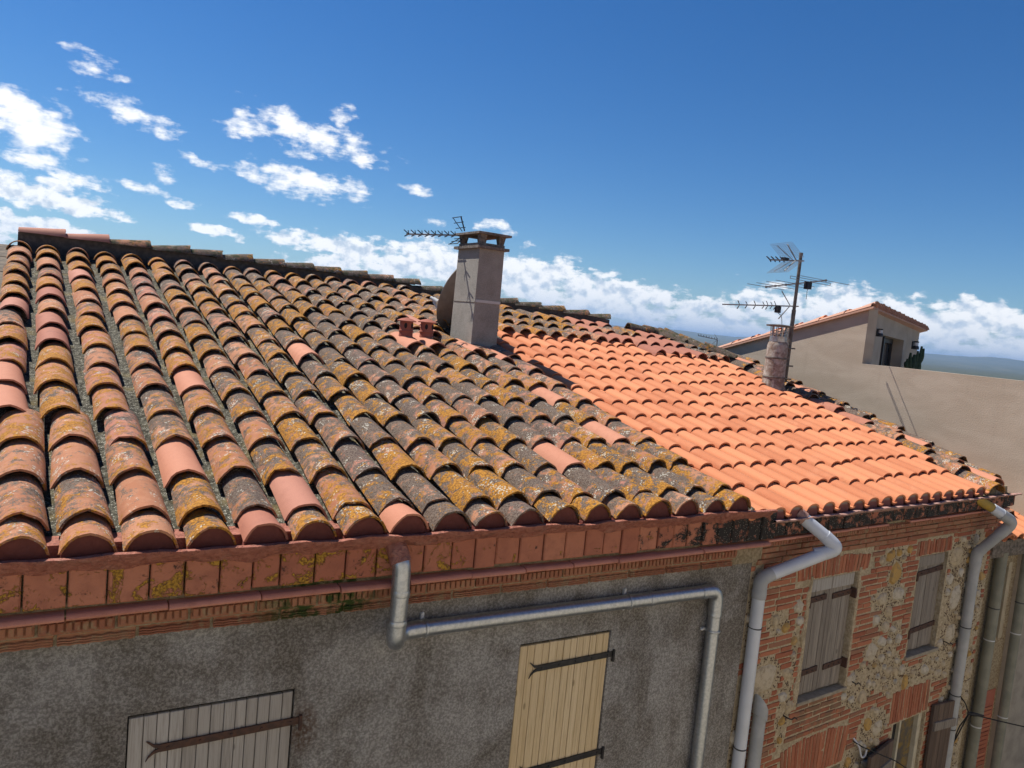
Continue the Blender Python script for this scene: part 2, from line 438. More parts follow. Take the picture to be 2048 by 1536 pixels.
t, bs = new_mat('chimney_concrete')
p = t.pos
a = t.noise(p, 5, 5, 0.65)
b = t.noise(p, 85, 4, 0.65)
c = t.mix(t.ss(a, 0.3, 0.7), (0.23, 0.21, 0.175), (0.31, 0.285, 0.24))
c = t.mix(t.ss(b, 0.4, 0.65, 0, 0.45), c, (0.40, 0.37, 0.33))
link(t, bs, c, b, 0.01, 0.8, 0.92)
t, bs = new_mat('slab_concrete')
b = t.noise(t.pos, 22, 5, 0.7)
c = t.mix(t.ss(b, 0.35, 0.65), (0.10, 0.085, 0.07), (0.24, 0.20, 0.165))
link(t, bs, c, b, 0.012, 0.8, 0.92)
t, bs = new_mat('pale_mortar')
b = t.noise(t.pos, 40, 5, 0.7)
link(t, bs, t.mix(b, (0.45, 0.43, 0.40), (0.62, 0.60, 0.55)), b, 0.01, 0.5, 0.9)
t, bs = new_mat('round_chimney_render')
p = t.pos
a = t.noise(p, 7, 6, 0.7, 0.6)
c = t.mix(t.ss(a, 0.35, 0.62), (0.38, 0.345, 0.29), (0.20, 0.14, 0.105))
c = t.mix(t.ss(t.noise(p, 18, 4), 0.5, 0.7, 0, 0.6), c, (0.50, 0.46, 0.40))
link(t, bs, c, a, 0.02, 0.8, 0.92)


def wood(name, c1, c2, dark, knots=0.6):
    t, bs = new_mat(name)
    rn = t.n('ShaderNodeObjectInfo').outputs['Random']
    off = t.n('ShaderNodeCombineXYZ', {0: t.m('MULTIPLY', rn, 17.0), 1: 0.0, 2: t.m('MULTIPLY', rn, 9.0)}).outputs[0]
    p = t.n('ShaderNodeVectorMath', {0: t.pos, 1: off}, operation='ADD').outputs[0]
    g = t.noise(t.vscale(p, (60, 60, 2.2)), 1.0, 5, 0.65, 0.4)
    g2 = t.noise(t.vscale(p, (190, 190, 5)), 1.0, 3, 0.6)
    c = t.mix(rn, c1, c2)
    c = t.mix(t.ss(g, 0.42, 0.72, 0, 0.75), c, dark)
    c = t.mix(t.ss(g2, 0.5, 0.75, 0, 0.4), c, tuple(x * 0.5 for x in dark))
    kn = t.n('ShaderNodeTexVoronoi', {'Vector': t.vscale(p, (8, 8, 3.0)), 'Scale': 1.0})
    c = t.mix(t.m('MULTIPLY', t.ss(kn.outputs['Distance'], 0.10, 0.05), knots), c, tuple(x * 0.35 for x in dark))
    link(t, bs, c, g, 0.004, 0.6, 0.85)


wood('wood_grey', (0.34, 0.31, 0.275), (0.43, 0.40, 0.36), (0.22, 0.195, 0.17))
wood('wood_yellow', (0.60, 0.46, 0.27), (0.68, 0.54, 0.34), (0.47, 0.34, 0.18))
wood('wood_dark', (0.24, 0.205, 0.17), (0.32, 0.28, 0.235), (0.10, 0.083, 0.07))
wood('wood_brown', (0.12, 0.085, 0.065), (0.17, 0.12, 0.09), (0.055, 0.04, 0.03))


def plain(name, c1, c2=None, scale=20, rough=0.6, metal=0.0, bump=0.3, spec=0.4):
    t, bs = new_mat(name)
    bs.inputs['Metallic'].default_value = metal
    bs.inputs['Specular IOR Level'].default_value = spec
    a = t.noise(t.pos, scale, 4, 0.6)
    link(t, bs, t.mix(t.ss(a, 0.35, 0.68), c1, c2 or tuple(x * 0.75 for x in c1)), a, 0.003, bump, rough)


plain('iron_black', (0.012, 0.012, 0.013), (0.03, 0.026, 0.024), 30, 0.55)
plain('iron_rust', (0.055, 0.032, 0.024), (0.095, 0.045, 0.028), 30, 0.85)
plain('pvc_white', (0.60, 0.62, 0.65), (0.54, 0.56, 0.58), 3, 0.38, 0, 0.03, 0.5)
plain('pvc_grey', (0.34, 0.345, 0.34), (0.43, 0.43, 0.42), 5, 0.55, 0, 0.05)
plain('pvc_olive', (0.20, 0.195, 0.15), (0.27, 0.26, 0.20), 5, 0.6, 0, 0.1)
plain('seam_dark', (0.05, 0.05, 0.05), (0.08, 0.08, 0.08), 10, 0.7)
plain('ochre_pvc', (0.45, 0.28, 0.04), (0.36, 0.24, 0.06), 18, 0.7)
plain('screw_white', (0.7, 0.7, 0.68), None, 10, 0.4)
plain('antenna_alu', (0.30, 0.30, 0.29), (0.22, 0.21, 0.20), 20, 0.5, 0.6)
plain('antenna_black', (0.012, 0.012, 0.014), (0.02, 0.02, 0.022), 20, 0.5)
plain('mast_steel', (0.10, 0.085, 0.07), (0.19, 0.17, 0.145), 14, 0.6, 0.3)
plain('dish_paint', (0.24, 0.205, 0.17), (0.20, 0.165, 0.135), 12, 0.6)
plain('lnb_white', (0.6, 0.6, 0.58), None, 10, 0.5)
plain('stainless', (0.5, 0.49, 0.47), (0.35, 0.30, 0.26), 24, 0.35, 0.85)
plain('door_frame', (0.035, 0.03, 0.028), None, 10, 0.5)
plain('lamp_black', (0.03, 0.03, 0.032), None, 10, 0.5)
plain('lamp_white', (0.7, 0.7, 0.7), None, 10, 0.4)
plain('cactus_green', (0.03, 0.055, 0.02), (0.05, 0.075, 0.03), 25, 0.7)
plain('pot_clay', (0.33, 0.13, 0.07), None, 10, 0.8)
plain('cable_black', (0.012, 0.012, 0.012), None, 10, 0.6)
plain('frame_cream', (0.55, 0.50, 0.38), (0.45, 0.40, 0.29), 12, 0.7)
plain('sill_stone', (0.36, 0.31, 0.23), (0.26, 0.22, 0.16), 18, 0.9)
plain('dark_inside', (0.02, 0.018, 0.016), None, 5, 0.9)
plain('terrace_floor', (0.42, 0.36, 0.28), None, 5, 0.85)
plain('tan_wall', (0.45, 0.38, 0.26), (0.38, 0.31, 0.21), 6, 0.9)
plain('deck_dark', (0.05, 0.04, 0.03), None, 10, 0.95)
plain('ivy_leaf', (0.022, 0.045, 0.012), (0.05, 0.085, 0.025), 9, 0.6)

t, bs = new_mat('galvanised')
a = t.noise(t.pos, 45, 4, 0.65)
b = t.noise(t.pos, 8, 4, 0.6)
bs.inputs['Metallic'].default_value = 0.88
c = t.mix(t.ss(a, 0.3, 0.7), (0.40, 0.42, 0.43), (0.55, 0.56, 0.56))
sp = t.ss(t.noise(t.pos, 150, 2, 0.5), 0.66, 0.74)
c = t.mix(t.m('MULTIPLY', sp, 0.75), c, (0.10, 0.09, 0.075))
link(t, bs, c, a, 0.002, 0.25, t.m('MULTIPLY_ADD', b, 0.22, 0.24))

t, bs = new_mat('glass_dark')
bs.inputs['Base Color'].default_value = (0.05, 0.055, 0.06, 1)
bs.inputs['Roughness'].default_value = 0.08
bs.inputs['Specular IOR Level'].default_value = 0.5
t, bs = new_mat('painted_reflection_glass')  # ochre reflections on the pane, painted into its base colour
a = t.noise(t.pos, 6, 5, 0.65, 0.6)
link(t, bs, t.mix(t.ss(a, 0.35, 0.65), (0.11, 0.10, 0.085), (0.26, 0.17, 0.05)), None, rough=0.15)

t, bs = new_mat('hill_scrub')
a = t.noise(t.pos, 0.02, 6, 0.6)
link(t, bs, t.mix(t.ss(a, 0.35, 0.65), (0.045, 0.06, 0.03), (0.10, 0.10, 0.06)), None, rough=0.95)
t, bs = new_mat('plain_ground')
a = t.noise(t.pos, 0.05, 6, 0.6)
link(t, bs, t.mix(a, (0.04, 0.055, 0.03), (0.09, 0.09, 0.055)), None, rough=0.95)
t, bs = new_mat('asphalt')
a = t.noise(t.pos, 2.0, 6, 0.6)
b = t.noise(t.pos, 90, 3, 0.6)
link(t, bs, t.mix(t.ss(a, 0.35, 0.7), (0.045, 0.047, 0.05), (0.07, 0.07, 0.07)), b, 0.01, 0.6, 0.9)
plain('cream_render', (0.66, 0.59, 0.48), (0.61, 0.54, 0.43), 4, 0.9)
plain('verge_grey', (0.10, 0.085, 0.065), (0.20, 0.16, 0.115), 12, 0.95, 0, 0.8)


# ------------------------------------------------------------------ mesh helpers
WM = {}


class MB:
    def __init__(s):
        s.v = []
        s.f = []
        s.a = None

    def add(s, vs_, fs):
        k = len(s.v)
        s.v += [tuple(p) for p in vs_]
        s.f += [tuple(i + k for i in f) for f in fs]
        return s

    def box(s, x0, x1, y0, y1, z0, z1):
        return s.add([(x0, y0, z0), (x1, y0, z0), (x1, y1, z0), (x0, y1, z0), (x0, y0, z1), (x1, y0, z1), (x1, y1, z1), (x0, y1, z1)],
                     [(0, 3, 2, 1), (4, 5, 6, 7), (0, 1, 5, 4), (1, 2, 6, 5), (2, 3, 7, 6), (3, 0, 4, 7)])

    def bbox(s, x0, x1, y0, y1, z0, z1, b=0.004):
        # box with bevelled front edges (front = low y)
        P = [(x0, y1, z0), (x1, y1, z0), (x1, y1, z1), (x0, y1, z1),
             (x0, y0 + b, z0), (x1, y0 + b, z0), (x1, y0 + b, z1), (x0, y0 + b, z1),
             (x0 + b, y0, z0 + b), (x1 - b, y0, z0 + b), (x1 - b, y0, z1 - b), (x0 + b, y0, z1 - b)]
        return s.add(P, [(0, 3, 2, 1)[::-1], (0, 1, 5, 4), (1, 2, 6, 5), (2, 3, 7, 6), (3, 0, 4, 7), (4, 5, 9, 8), (5, 6, 10, 9), (6, 7, 11, 10), (7, 4, 8, 11), (8, 9, 10, 11)])

    def obox(s, M, hx, hy, hz):
        P = [M @ Vector((a * hx, b * hy, c * hz)) for c in (-1, 1) for a, b in ((-1, -1), (1, -1), (1, 1), (-1, 1))]
        return s.add(P, [(0, 3, 2, 1), (4, 5, 6, 7), (0, 1, 5, 4), (1, 2, 6, 5), (2, 3, 7, 6), (3, 0, 4, 7)])

    def bar(s, p0, p1, wd, th=None, ref=(0, 0, 1)):
        p0, p1 = Vector(p0), Vector(p1)
        d = p1 - p0
        z = d.normalized()
        x = Vector(ref).cross(z)
        if x.length < 1e-4:
            x = Vector((1, 0, 0)).cross(z)
        x.normalize()
        y = z.cross(x)
        c = (p0 + p1) / 2
        M = Matrix(((x.x, y.x, z.x, c.x), (x.y, y.y, z.y, c.y), (x.z, y.z, z.z, c.z), (0, 0, 0, 1)))
        return s.obox(M, wd / 2, (th or wd) / 2, d.length / 2)

    def tube(s, path, r, n=12, cap=True):
        path = [Vector(p) for p in path]
        rs = r if isinstance(r, (list, tuple)) else [r] * len(path)
        tan = []
        for i in range(len(path)):
            a = path[max(i - 1, 0)]
            b = path[min(i + 1, len(path) - 1)]
            tan.append((b - a).normalized())
        ref = Vector((0, 0, 1)) if abs(tan[0].z) < 0.9 else Vector((1, 0, 0))
        x = ref.cross(tan[0]).normalized()
        k = len(s.v)
        for i, p in enumerate(path):
            x = (x - tan[i] * x.dot(tan[i])).normalized()
            y = tan[i].cross(x)
            for j in range(n):
                a = 2 * math.pi * j / n
                s.v.append(tuple(p + (x * math.cos(a) + y * math.sin(a)) * rs[i]))
        for i in range(len(path) - 1):
            for j in range(n):
                a, b = k + i * n + j, k + i * n + (j + 1) % n
                s.f.append((a, b, b + n, a + n))
        if cap:
            s.f.append(tuple(k + j for j in range(n))[::-1])
            s.f.append(tuple(k + (len(path) - 1) * n + j for j in range(n)))
        return s

    def cyl(s, p0, p1, r0, r1=None, n=12):
        return s.tube([p0, p1], [r0, r0 if r1 is None else r1], n)

    def lathe(s, c, prof, n=20):
        k = len(s.v)
        for (r, z) in prof:
            for j in range(n):
                a = 2 * math.pi * j / n
                s.v.append((c[0] + r * math.cos(a), c[1] + r * math.sin(a), c[2] + z))
        for i in range(len(prof) - 1):
            for j in range(n):
                a, b = k + i * n + j, k + i * n + (j + 1) % n
                s.f.append((a, b, b + n, a + n))
        return s

    def prism(s, poly, d):
        # poly: list of 3D points, extruded by vector d
        d = Vector(d)
        n = len(poly)
        P = [Vector(p) for p in poly] + [Vector(p) + d for p in poly]
        F = [tuple(range(n)), tuple(range(2 * n - 1, n - 1, -1))]
        for i in range(n):
            j = (i + 1) % n
            F.append((i, i + n, j + n, j))
        return s.add(P, F)

    def mesh(s, name, mat, smooth=None):
        me = bpy.data.meshes.new(name)
        me.from_pydata(s.v, [], s.f)
        me.materials.append(MATS[mat])
        if smooth is not None:
            me.polygons.foreach_set('use_smooth', [True] * len(me.polygons))
            me.set_sharp_from_angle(angle=R(smooth))
        if s.a is not None:
            at = me.attributes.new('rnd', 'FLOAT', 'POINT')
            at.data.foreach_set('value', s.a)
        me.update()
        return me

    def build(s, name, mat, parent=None, smooth=None, **tags):
        return place(name, s.mesh(name, mat, smooth), parent, None, **tags)


def place(name, me, parent=None, M=None, **tags):
    o = bpy.data.objects.new(name, me)
    col.objects.link(o)
    M = M or Matrix.Identity(4)
    if parent is not None:
        o.parent = parent
        o.matrix_parent_inverse = WM[parent.name].inverted()
    o.matrix_basis = M
    WM[o.name] = M.copy()
    for k, v in tags.items():
        o[k] = v
    return o


def thing(name, loc, label, category, group=None):
    o = bpy.data.objects.new(name, None)
    col.objects.link(o)
    o.empty_display_size = 0.2
    o.location = loc
    WM[o.name] = Matrix.Translation(Vector(loc))
    o['label'] = label
    o['category'] = category
    if group:
        o['group'] = group
    return o


def bend_path(pts, rad, n=7):
    # polyline with rounded corners
    pts = [Vector(p) for p in pts]
    out = [pts[0]]
    for i in range(1, len(pts) - 1):
        a, b, c = pts[i - 1], pts[i], pts[i + 1]
        d0, d1 = (a - b), (c - b)
        rr = min(rad, d0.length * 0.48, d1.length * 0.48)
        p0, p1 = b + d0.normalized() * rr, b + d1.normalized() * rr
        for k in range(n + 1):
            u = k / n
            out.append(p0 * (1 - u) ** 2 + b * 2 * u * (1 - u) + p1 * u * u)
    out.append(pts[-1])
    return out


def wall_holes(mb, fr, s0, s1, z0, z1, holes, depth):
    # front face of a wall in (s, z) with rectangular openings and their reveals; fr(s, z, d) -> point, d = depth into wall
    ss = sorted({s0, s1, *[h[0] for h in holes], *[h[1] for h in holes]})
    zz = sorted({z0, z1, *[h[2] for h in holes], *[h[3] for h in holes]})
    for i in range(len(ss) - 1):
        for j in range(len(zz) - 1):
            cs, cz = (ss[i] + ss[i + 1]) / 2, (zz[j] + zz[j + 1]) / 2
            if any(h[0] < cs < h[1] and h[2] < cz < h[3] for h in holes):
                continue
            mb.add([fr(ss[i], zz[j], 0), fr(ss[i + 1], zz[j], 0), fr(ss[i + 1], zz[j + 1], 0), fr(ss[i], zz[j + 1], 0)], [(0, 1, 2, 3)])
    for (a, b, c, d) in holes:
        k = [(a, c), (b, c), (b, d), (a, d)]
        for i in range(4):
            p, q = k[i], k[(i + 1) % 4]
            mb.add([fr(*p, 0), fr(*q, 0), fr(*q, depth), fr(*p, depth)], [(0, 3, 2, 1)])
        mb.add([fr(a, c, depth), fr(b, c, depth), fr(b, d, depth), fr(a, d, depth)], [(0, 1, 2, 3)])


# ------------------------------------------------------------------ terrain
GZ = -7.0
g = MB()
g.add([(-9000, -9000, GZ), (9000, -9000, GZ), (9000, 9000, GZ), (-9000, 9000, GZ)], [(0, 1, 2, 3)])
g.build('ground', 'plain_ground', kind='structure')
s_ = MB()
s_.add([(-30, -0.4, GZ + .005), (11, -0.4, GZ + .005), (11, 4.6, GZ + .005), (-30, 4.6, GZ + .005)], [(0, 1, 2, 3)])
s_.add([(11, -0.4, GZ + .005), (60, 14, GZ + .005), (60, 24, GZ + .005), (11, 4.6, GZ + .005)], [(0, 1, 2, 3)])
s_.build('street', 'asphalt', kind='structure')

# far hills: ring of ridges 3 km away
hb = MB()
NH = 360
for k in range(NH):
    a = 2 * math.pi * k / NH
    for j, (rr, hh) in enumerate(((1500, 0.0), (2700, 0.45), (3150, 1.0), (3600, 0.0))):
        n1 = mnoise.fractal(Vector((math.cos(a) * 7, math.sin(a) * 7, j * .15)), 1.0, 2.0, 5)
        n2 = mnoise.fractal(Vector((math.cos(a) * 32, math.sin(a) * 32, j * .4)), 1.0, 2.0, 4)
        z = GZ - 1 + hh * max(12, 33 + 15 * n1 + 7 * n2)
        hb.v.append((math.cos(a) * rr, math.sin(a) * rr, z))
for k in range(NH):
    for j in range(3):
        a0, a1 = k * 4 + j, ((k + 1) % NH) * 4 + j
        hb.f.append((a0, a0 + 1, a1 + 1, a1))
hb.build('hills', 'hill_scrub', smooth=80, kind='structure')

hz = bpy.data.materials.new('haze_air')
hz.use_nodes = True
tt = T(hz.node_tree)
pv = tt.n('ShaderNodeVolumePrincipled', {'Color': (0.45, 0.68, 1.0, 1), 'Density': 0.00026, 'Anisotropy': 0.2})
tt.n('ShaderNodeOutputMaterial', {'Volume': pv.outputs[0]})
MATS['haze_air'] = hz
hbx = MB()
hbx.box(-9500, 9500, -9500, 9500, GZ - 3, 75)
hbx.build('haze', 'haze_air', kind='stuff')

# ------------------------------------------------------------------ roof tile meshes
TAN = 0.231
SL = math.atan(TAN)
CS = math.cos(SL)


def z1(Y):
    return -1.26 + TAN * (Y - 4.1)


def z2(X, Y):
    return z1(Y) - 0.10 - 0.012 * (X - 4.9)


ARC = R(70)


def cover_geo(w0, w1, h0, h1, L, th, seed, jag=0.004, na=10, nl=3, flip=False):
    rg = random.Random(seed)
    mb = MB()
    ph = [rg.uniform(0, 6.28) for _ in range(4)]
    warp_ = [rg.uniform(-1, 1) * 0.003 for _ in range(nl + 1)]
    chip = rg.uniform(0.3, 2.8) if rg.random() < 0.35 else None
    for side in (0, 1):
        for i in range(nl + 1):
            u = i / nl
            wd = w0 + (w1 - w0) * u - side * th
            h = h0 + (h1 - h0) * u - side * th
            for k in range(na + 1):
                a = math.pi * k / na
                y = u * L
                if i == 0:
                    y += jag * (math.sin(a * 3 + ph[0]) + math.sin(a * 7 + ph[1]) * .7)
                    if chip and abs(a - chip) < 0.5:
                        y += (0.016 if seed % 3 else 0.028) * (.5 + .5 * math.cos(math.pi * (a - chip) / .5)) * rg.uniform(.5, 1)
                tq = ARC * (1 - 2 * k / na)
                z = h * (math.cos(tq) - math.cos(ARC)) / (1 - math.cos(ARC)) + warp_[i]
                mb.v.append((wd * math.sin(tq) / math.sin(ARC), y, -z if flip else z))
    N = na + 1
    T_ = N * (nl + 1)
    for i in range(nl):
        for k in range(na):
            a = i * N + k
            mb.f.append((a, a + N, a + N + 1, a + 1))
            b = a + T_
            mb.f.append((b, b + 1, b + N + 1, b + N))
    for k in range(na):
        mb.f.append((k, k + 1, k + 1 + T_, k + T_))
        a = nl * N + k
        mb.f.append((a, a + T_, a + 1 + T_, a + 1))
    for i in range(nl):
        a = i * N
        mb.f.append((a, a + T_, a + N + T_, a + N))
        a = i * N + na
        mb.f.append((a, a + N, a + N + T_, a + T_))
    if flip:
        mb.f = [f[::-1] for f in mb.f]
    return mb


def s_geo(wid, L, th, seed):
    # one-piece new tile: round hump and shallow channel
    rg = random.Random(seed)
    mb = MB()
    prof = []
    hw = wid * 0.36
    for k in range(9):
        a = math.pi * (1 - k / 8)
        prof.append((hw * math.cos(a) - wid * 0.14, 0.012 + 0.066 * math.sin(a) ** 0.8))
    for u, z in ((0.30, 0.004), (0.40, 0.0), (0.50, 0.004), (0.565, 0.012)):
        prof.append((wid * u, z))
    nl = 2
    N = len(prof)
    for side in (0, 1):
        for i in range(nl + 1):
            for (x, z) in prof:
                mb.v.append((x, L * i / nl, z - side * th + rg.uniform(-.0008, .0008)))
    T_ = N * (nl + 1)
    for i in range(nl):
        for k in range(N - 1):
            a = i * N + k
            mb.f.append((a, a + 1, a + N + 1, a + N))
            mb.f.append((a + T_, a + T_ + N, a + T_ + N + 1, a + T_ + 1))
    for k in range(N - 1):
        mb.f.append((k, k + T_, k + T_ + 1, k + 1))
    return mb


EXP = 0.475
vr = random.Random(77)
COV = [cover_geo(0.125 * vr.uniform(.96, 1.04), 0.108 * vr.uniform(.95, 1.04), 0.118 * vr.uniform(.90, 1.06), 0.062, 0.56, 0.013, 100 + k, jag=0.002 + 0.0009 * k) for k in range(10)]
PAN = [cover_geo(0.098, 0.108, 0.055, 0.060, 0.54, 0.014, 200 + k, na=8, nl=2, flip=True) for k in range(3)]
STL = [s_geo(0.236, 0.475, 0.016, 300 + k) for k in range(3)]
COVM = {m: [g_.mesh('roof_tile', m, 40) for g_ in COV] for m in ('old_tile', 'clean_tile', 'pink_tile', 'dull_tile', 'ridge_old', 'new_tile', 'pale_tile')}
PANM = [g_.mesh('channel_tile', 'channel_grit', 40) for g_ in PAN]
STLM = [g_.mesh('roof_tile', 'new_tile', 40) for g_ in STL]


def slope_m(X, Y, Z, yaw=0.0, tilt=0.0, roll=0.0, sc_=1.0):
    return Matrix.Translation((X, Y, Z)) @ Matrix.Rotation(yaw, 4, 'Z') @ Matrix.Rotation(SL + tilt, 4, 'X') @ Matrix.Rotation(roll, 4, 'Y') @ Matrix.Diagonal((sc_, 1, sc_, 1))


def lay(tiles, parent, name, meshes_for, geos, far_mat, limit=300):
    # tiles: list of (matrix, material); the nearest `limit` become parts, the rest one joined part
    tiles.sort(key=lambda q: q[0].translation.length)
    far = MB()
    far.a = []
    for i, (M, mt) in enumerate(tiles):
        if i < limit:
            lst = meshes_for(mt)
            place(name, lst[i * 7 % len(lst)], parent, M)
        else:
            gm = geos[i % len(geos)]
            far.add([M @ Vector(p) for p in gm.v], gm.f)
            far.a += [random.random()] * len(gm.v)
    if far.v:
        o = far.build(name + 's', far_mat, parent, 40, kind='stuff')


def ridgeY(X):
    pts = [(-2, 10.95), (4.9, 10.95), (6.0, 10.75), (7.75, 10.3), (8.1, 9.95), (8.9, 9.8), (9.02, 9.1), (9.3, 8.7), (9.6, 8.5)]
    for (a, b), (c, d) in zip(pts, pts[1:]):
        if a <= X <= c:
            return b + (d - b) * (X - a) / (c - a)
    return pts[-1][1]


def vergeX(Y):
    pts = [(3.5, 8.68), (4.2, 8.75), (5.6, 9.02), (7.2, 9.10), (8.8, 9.30), (12, 9.5)]
    for (a, b), (c, d) in zip(pts, pts[1:]):
        if a <= Y <= c:
            return b + (d - b) * (Y - a) / (c - a)
    return 9.3


# ================================================================== HOUSE 1 : grey roughcast house, old roof
YB = 4.0            # front of the cornice band
YW = 4.15           # front of the wall
H1 = thing('village_house', (2, 4.15, GZ), 'old house with grey roughcast wall and lichen-covered weathered canal tile roof', 'house', 'houses along the lane')

wb = MB()
GS = (0.35, 1.22, -3.38, -2.243)
YS = (2.752, 3.542, -3.33, -2.20)
wall_holes(wb, lambda s, z, d: (s, YW + d, z), -0.75, 4.97, GZ, -1.79, [GS, YS], 0.05)
wb.add([(-0.75, YW, GZ), (-0.75, YW, -1.79), (-0.75, 16, -1.5), (-0.75, 16, GZ)], [(0, 1, 2, 3)])
wb.add([(-0.75, YW, -1.79), (-0.75, 10.95, 0.20), (-0.75, 16, -1.5)], [(0, 1, 2)])
wb.build('wall', 'roughcast_grey', H1)

# roof deck
rd = MB()
rd.add([(-0.72, 4.2, z1(4.2) - .075), (4.62, 4.2, z1(4.2) - .075), (4.35, 10.95, z1(10.95) - .075), (-0.72, 10.95, z1(10.95) - .075),
        (-0.72, 16, -0.9), (4.35, 16, -0.9)], [(0, 1, 2, 3), (3, 2, 5, 4)])
ROOF1 = rd.build('roof', 'deck_dark', H1)

# tiles: clean replacements seen among the old ones (x, y on the roof)
CLEAN = [(0.62, 4.95), (0.93, 6.1), (1.93, 7.3), (1.78, 6.95), (-0.32, 6.3), (-0.31, 5.9), (1.77, 4.1), (3.42, 4.75), (4.12, 6.1), (4.2, 5.4), (3.85, 7.4), (4.1, 7.3)]
PINKS = [(-0.09, 7.5), (-0.09, 7.1), (0.0, 8.6), (0.1, 9.4), (-0.35, 8.2), (1.0, 4.1), (1.22, 4.5)]
LEAN = -0.030
tiles, pans = [], []
CH = (4.06, 4.46, 7.78, 8.46)       # chimney footprint
rng = random.Random(5)


def ln(i):
    return -.055 + .028 * min(1, i / 8)


def wob(i, Y):
    # the left-hand courses kick sideways part way up
    a = max(0.0, min(1.0, (Y - 5.35) / .25)) * max(0.0, min(1.0, (10.4 - Y) / 3.5))
    return -.06 * a * max(0.0, min(1.0, 1 - (i - 1) / 2.0))


for i in range(0, 18):
    X0 = -0.16 + 0.276 * i
    coff = rng.uniform(-.02, .02)
    for r in range(0, 19):
        d = (0.205 + (r - 1) * EXP + rng.uniform(-.022, .022) + coff) if r else 0
        Y = 3.965 + d * CS
        if Y > 10.72:
            continue
        X = X0 + ln(i) * (Y - 4.1) + wob(i, Y) + rng.uniform(-.009, .009)
        if CH[0] - .06 < X < CH[1] + .06 and CH[2] - .30 < Y < CH[3] + .02:
            continue
        mt = 'old_tile'
        if min(math.hypot(X - a, (Y + .18 - b) * .8) for a, b in CLEAN) < 0.15:
            mt = 'clean_tile'
        elif min(math.hypot(X - a, (Y + .18 - b) * .8) for a, b in PINKS) < 0.15:
            mt = 'pink_tile' if rng.random() < .6 else 'dull_tile'
        yaw = math.atan(-ln(i)) + rng.uniform(-.04, .04)
        M = slope_m(X, Y, z1(Y) + rng.uniform(-.004, .006), yaw, rng.uniform(-.012, .012), rng.uniform(-.06, .06), rng.uniform(.94, 1.05))
        if r == 0:
            M = M @ Matrix.Diagonal((1, .52, 1, 1))
        if Y > 10.42:
            M = M @ Matrix.Diagonal((1, max(.2, (10.98 - Y) / .56), 1, 1))
        tiles.append((M, mt))
for i in range(-1, 18):
    X0 = -0.16 + 0.276 * (i + .5)
    for r in range(0, 19):
        Y = 4.02 + (r * EXP + rng.uniform(-.02, .02)) * CS
        if Y > 10.75:
            continue
        X = X0 + ln(i + .5) * (Y - 4.1) + wob(i + .5, Y) + rng.uniform(-.008, .008)
        if CH[0] - .06 < X < CH[1] + .06 and CH[2] - .30 < Y < CH[3] + .02:
            continue
        M = slope_m(X, Y, z1(Y) - 0.026, math.atan(-ln(i)) + rng.uniform(-.02, .02), 0.035, rng.uniform(-.05, .05))
        pans.append((M, 'p'))
lay(tiles, ROOF1, 'roof_tile', lambda m: COVM[m], COV, 'old_tile_far', 300)
lay(pans, ROOF1, 'channel_tile', lambda m: PANM, PAN, 'channel_grit', 300)

# ridge: mortar upstand with cap tiles
rm = MB()
N = 40
pts = []
for k in range(N + 1):
    X = -0.55 + (7.85 + .55) * k / N
    pts.append((X, ridgeY(X)))
for k, (X, Y) in enumerate(pts):
    zz = z1(Y) - (0.05 if X > 4.5 else 0)
    hgt = 0.165 - 0.10 * max(0, min(1, (X - .3) / 5.0))
    j1, j2 = rng.uniform(-.01, .01), rng.uniform(-.012, .012)
    rm.v += [(X, Y - .085 + j1, zz - .30), (X, Y - .075 + j2, zz + hgt), (X, Y + .12, zz + hgt), (X, Y + .14, zz - .30)]
for k in range(N):
    for j in range(3):
        a = k * 4 + j
        rm.f.append((a, a + 4, a + 5, a + 1))
rm.f += [(0, 1, 2, 3), tuple(N * 4 + j for j in (3, 2, 1, 0))]
plain('ridge_mortar', (0.06, 0.052, 0.042), (0.11, 0.095, 0.075), 16, 0.95)
rm.build('ridge_bed', 'ridge_mortar', ROOF1)
X = -0.49
k = 0
while X < 7.75:
    Y = ridgeY(X + .2)
    Yb = ridgeY(X + .45)
    zz = z1(Y) - (0.05 if X > 4.5 else 0)
    hgt = 0.16 - 0.10 * max(0, min(1, (X - .3) / 5.0))
    d = Vector((0.42, Yb - Y, (z1(Yb) - z1(Y))))
    yaw = math.atan2(d.y, d.x) - math.pi / 2
    M = Matrix.Translation((X + .43, Y, zz + hgt + rng.uniform(-.004, .004))) @ Matrix.Rotation(yaw + math.pi, 4, 'Z') @ Matrix.Rotation(-rng.uniform(-.02, .03), 4, 'X') @ Matrix.Diagonal((1.08, .87, 0.82 if X > 4 else .95, 1))
    mt = 'pink_tile' if k < 2 else 'ridge_old'
    place('ridge_tile', COVM[mt][k % 6], ROOF1, M)
    X += 0.475 if k < 3 else rng.uniform(0.40, 0.44)
    k += 1

# verge of flat bricks on the left edge
vb = MB()
vb.box(-0.15, 0.15, 0, 0.345, -0.03, 0.02)
vme = vb.mesh('verge_brick', 'verge_grey')
for r in range(0, 19):
    Y = 4.2 + r * .365 * CS
    X = -0.66 - .01 * (Y - 10) + rng.uniform(-.012, .012)
    place('verge_brick', vme, ROOF1, slope_m(X, Y, z1(Y) - .02 + rng.uniform(-.004, .008), rng.uniform(-.03, .03), 0.02, rng.uniform(-.04, .04)))

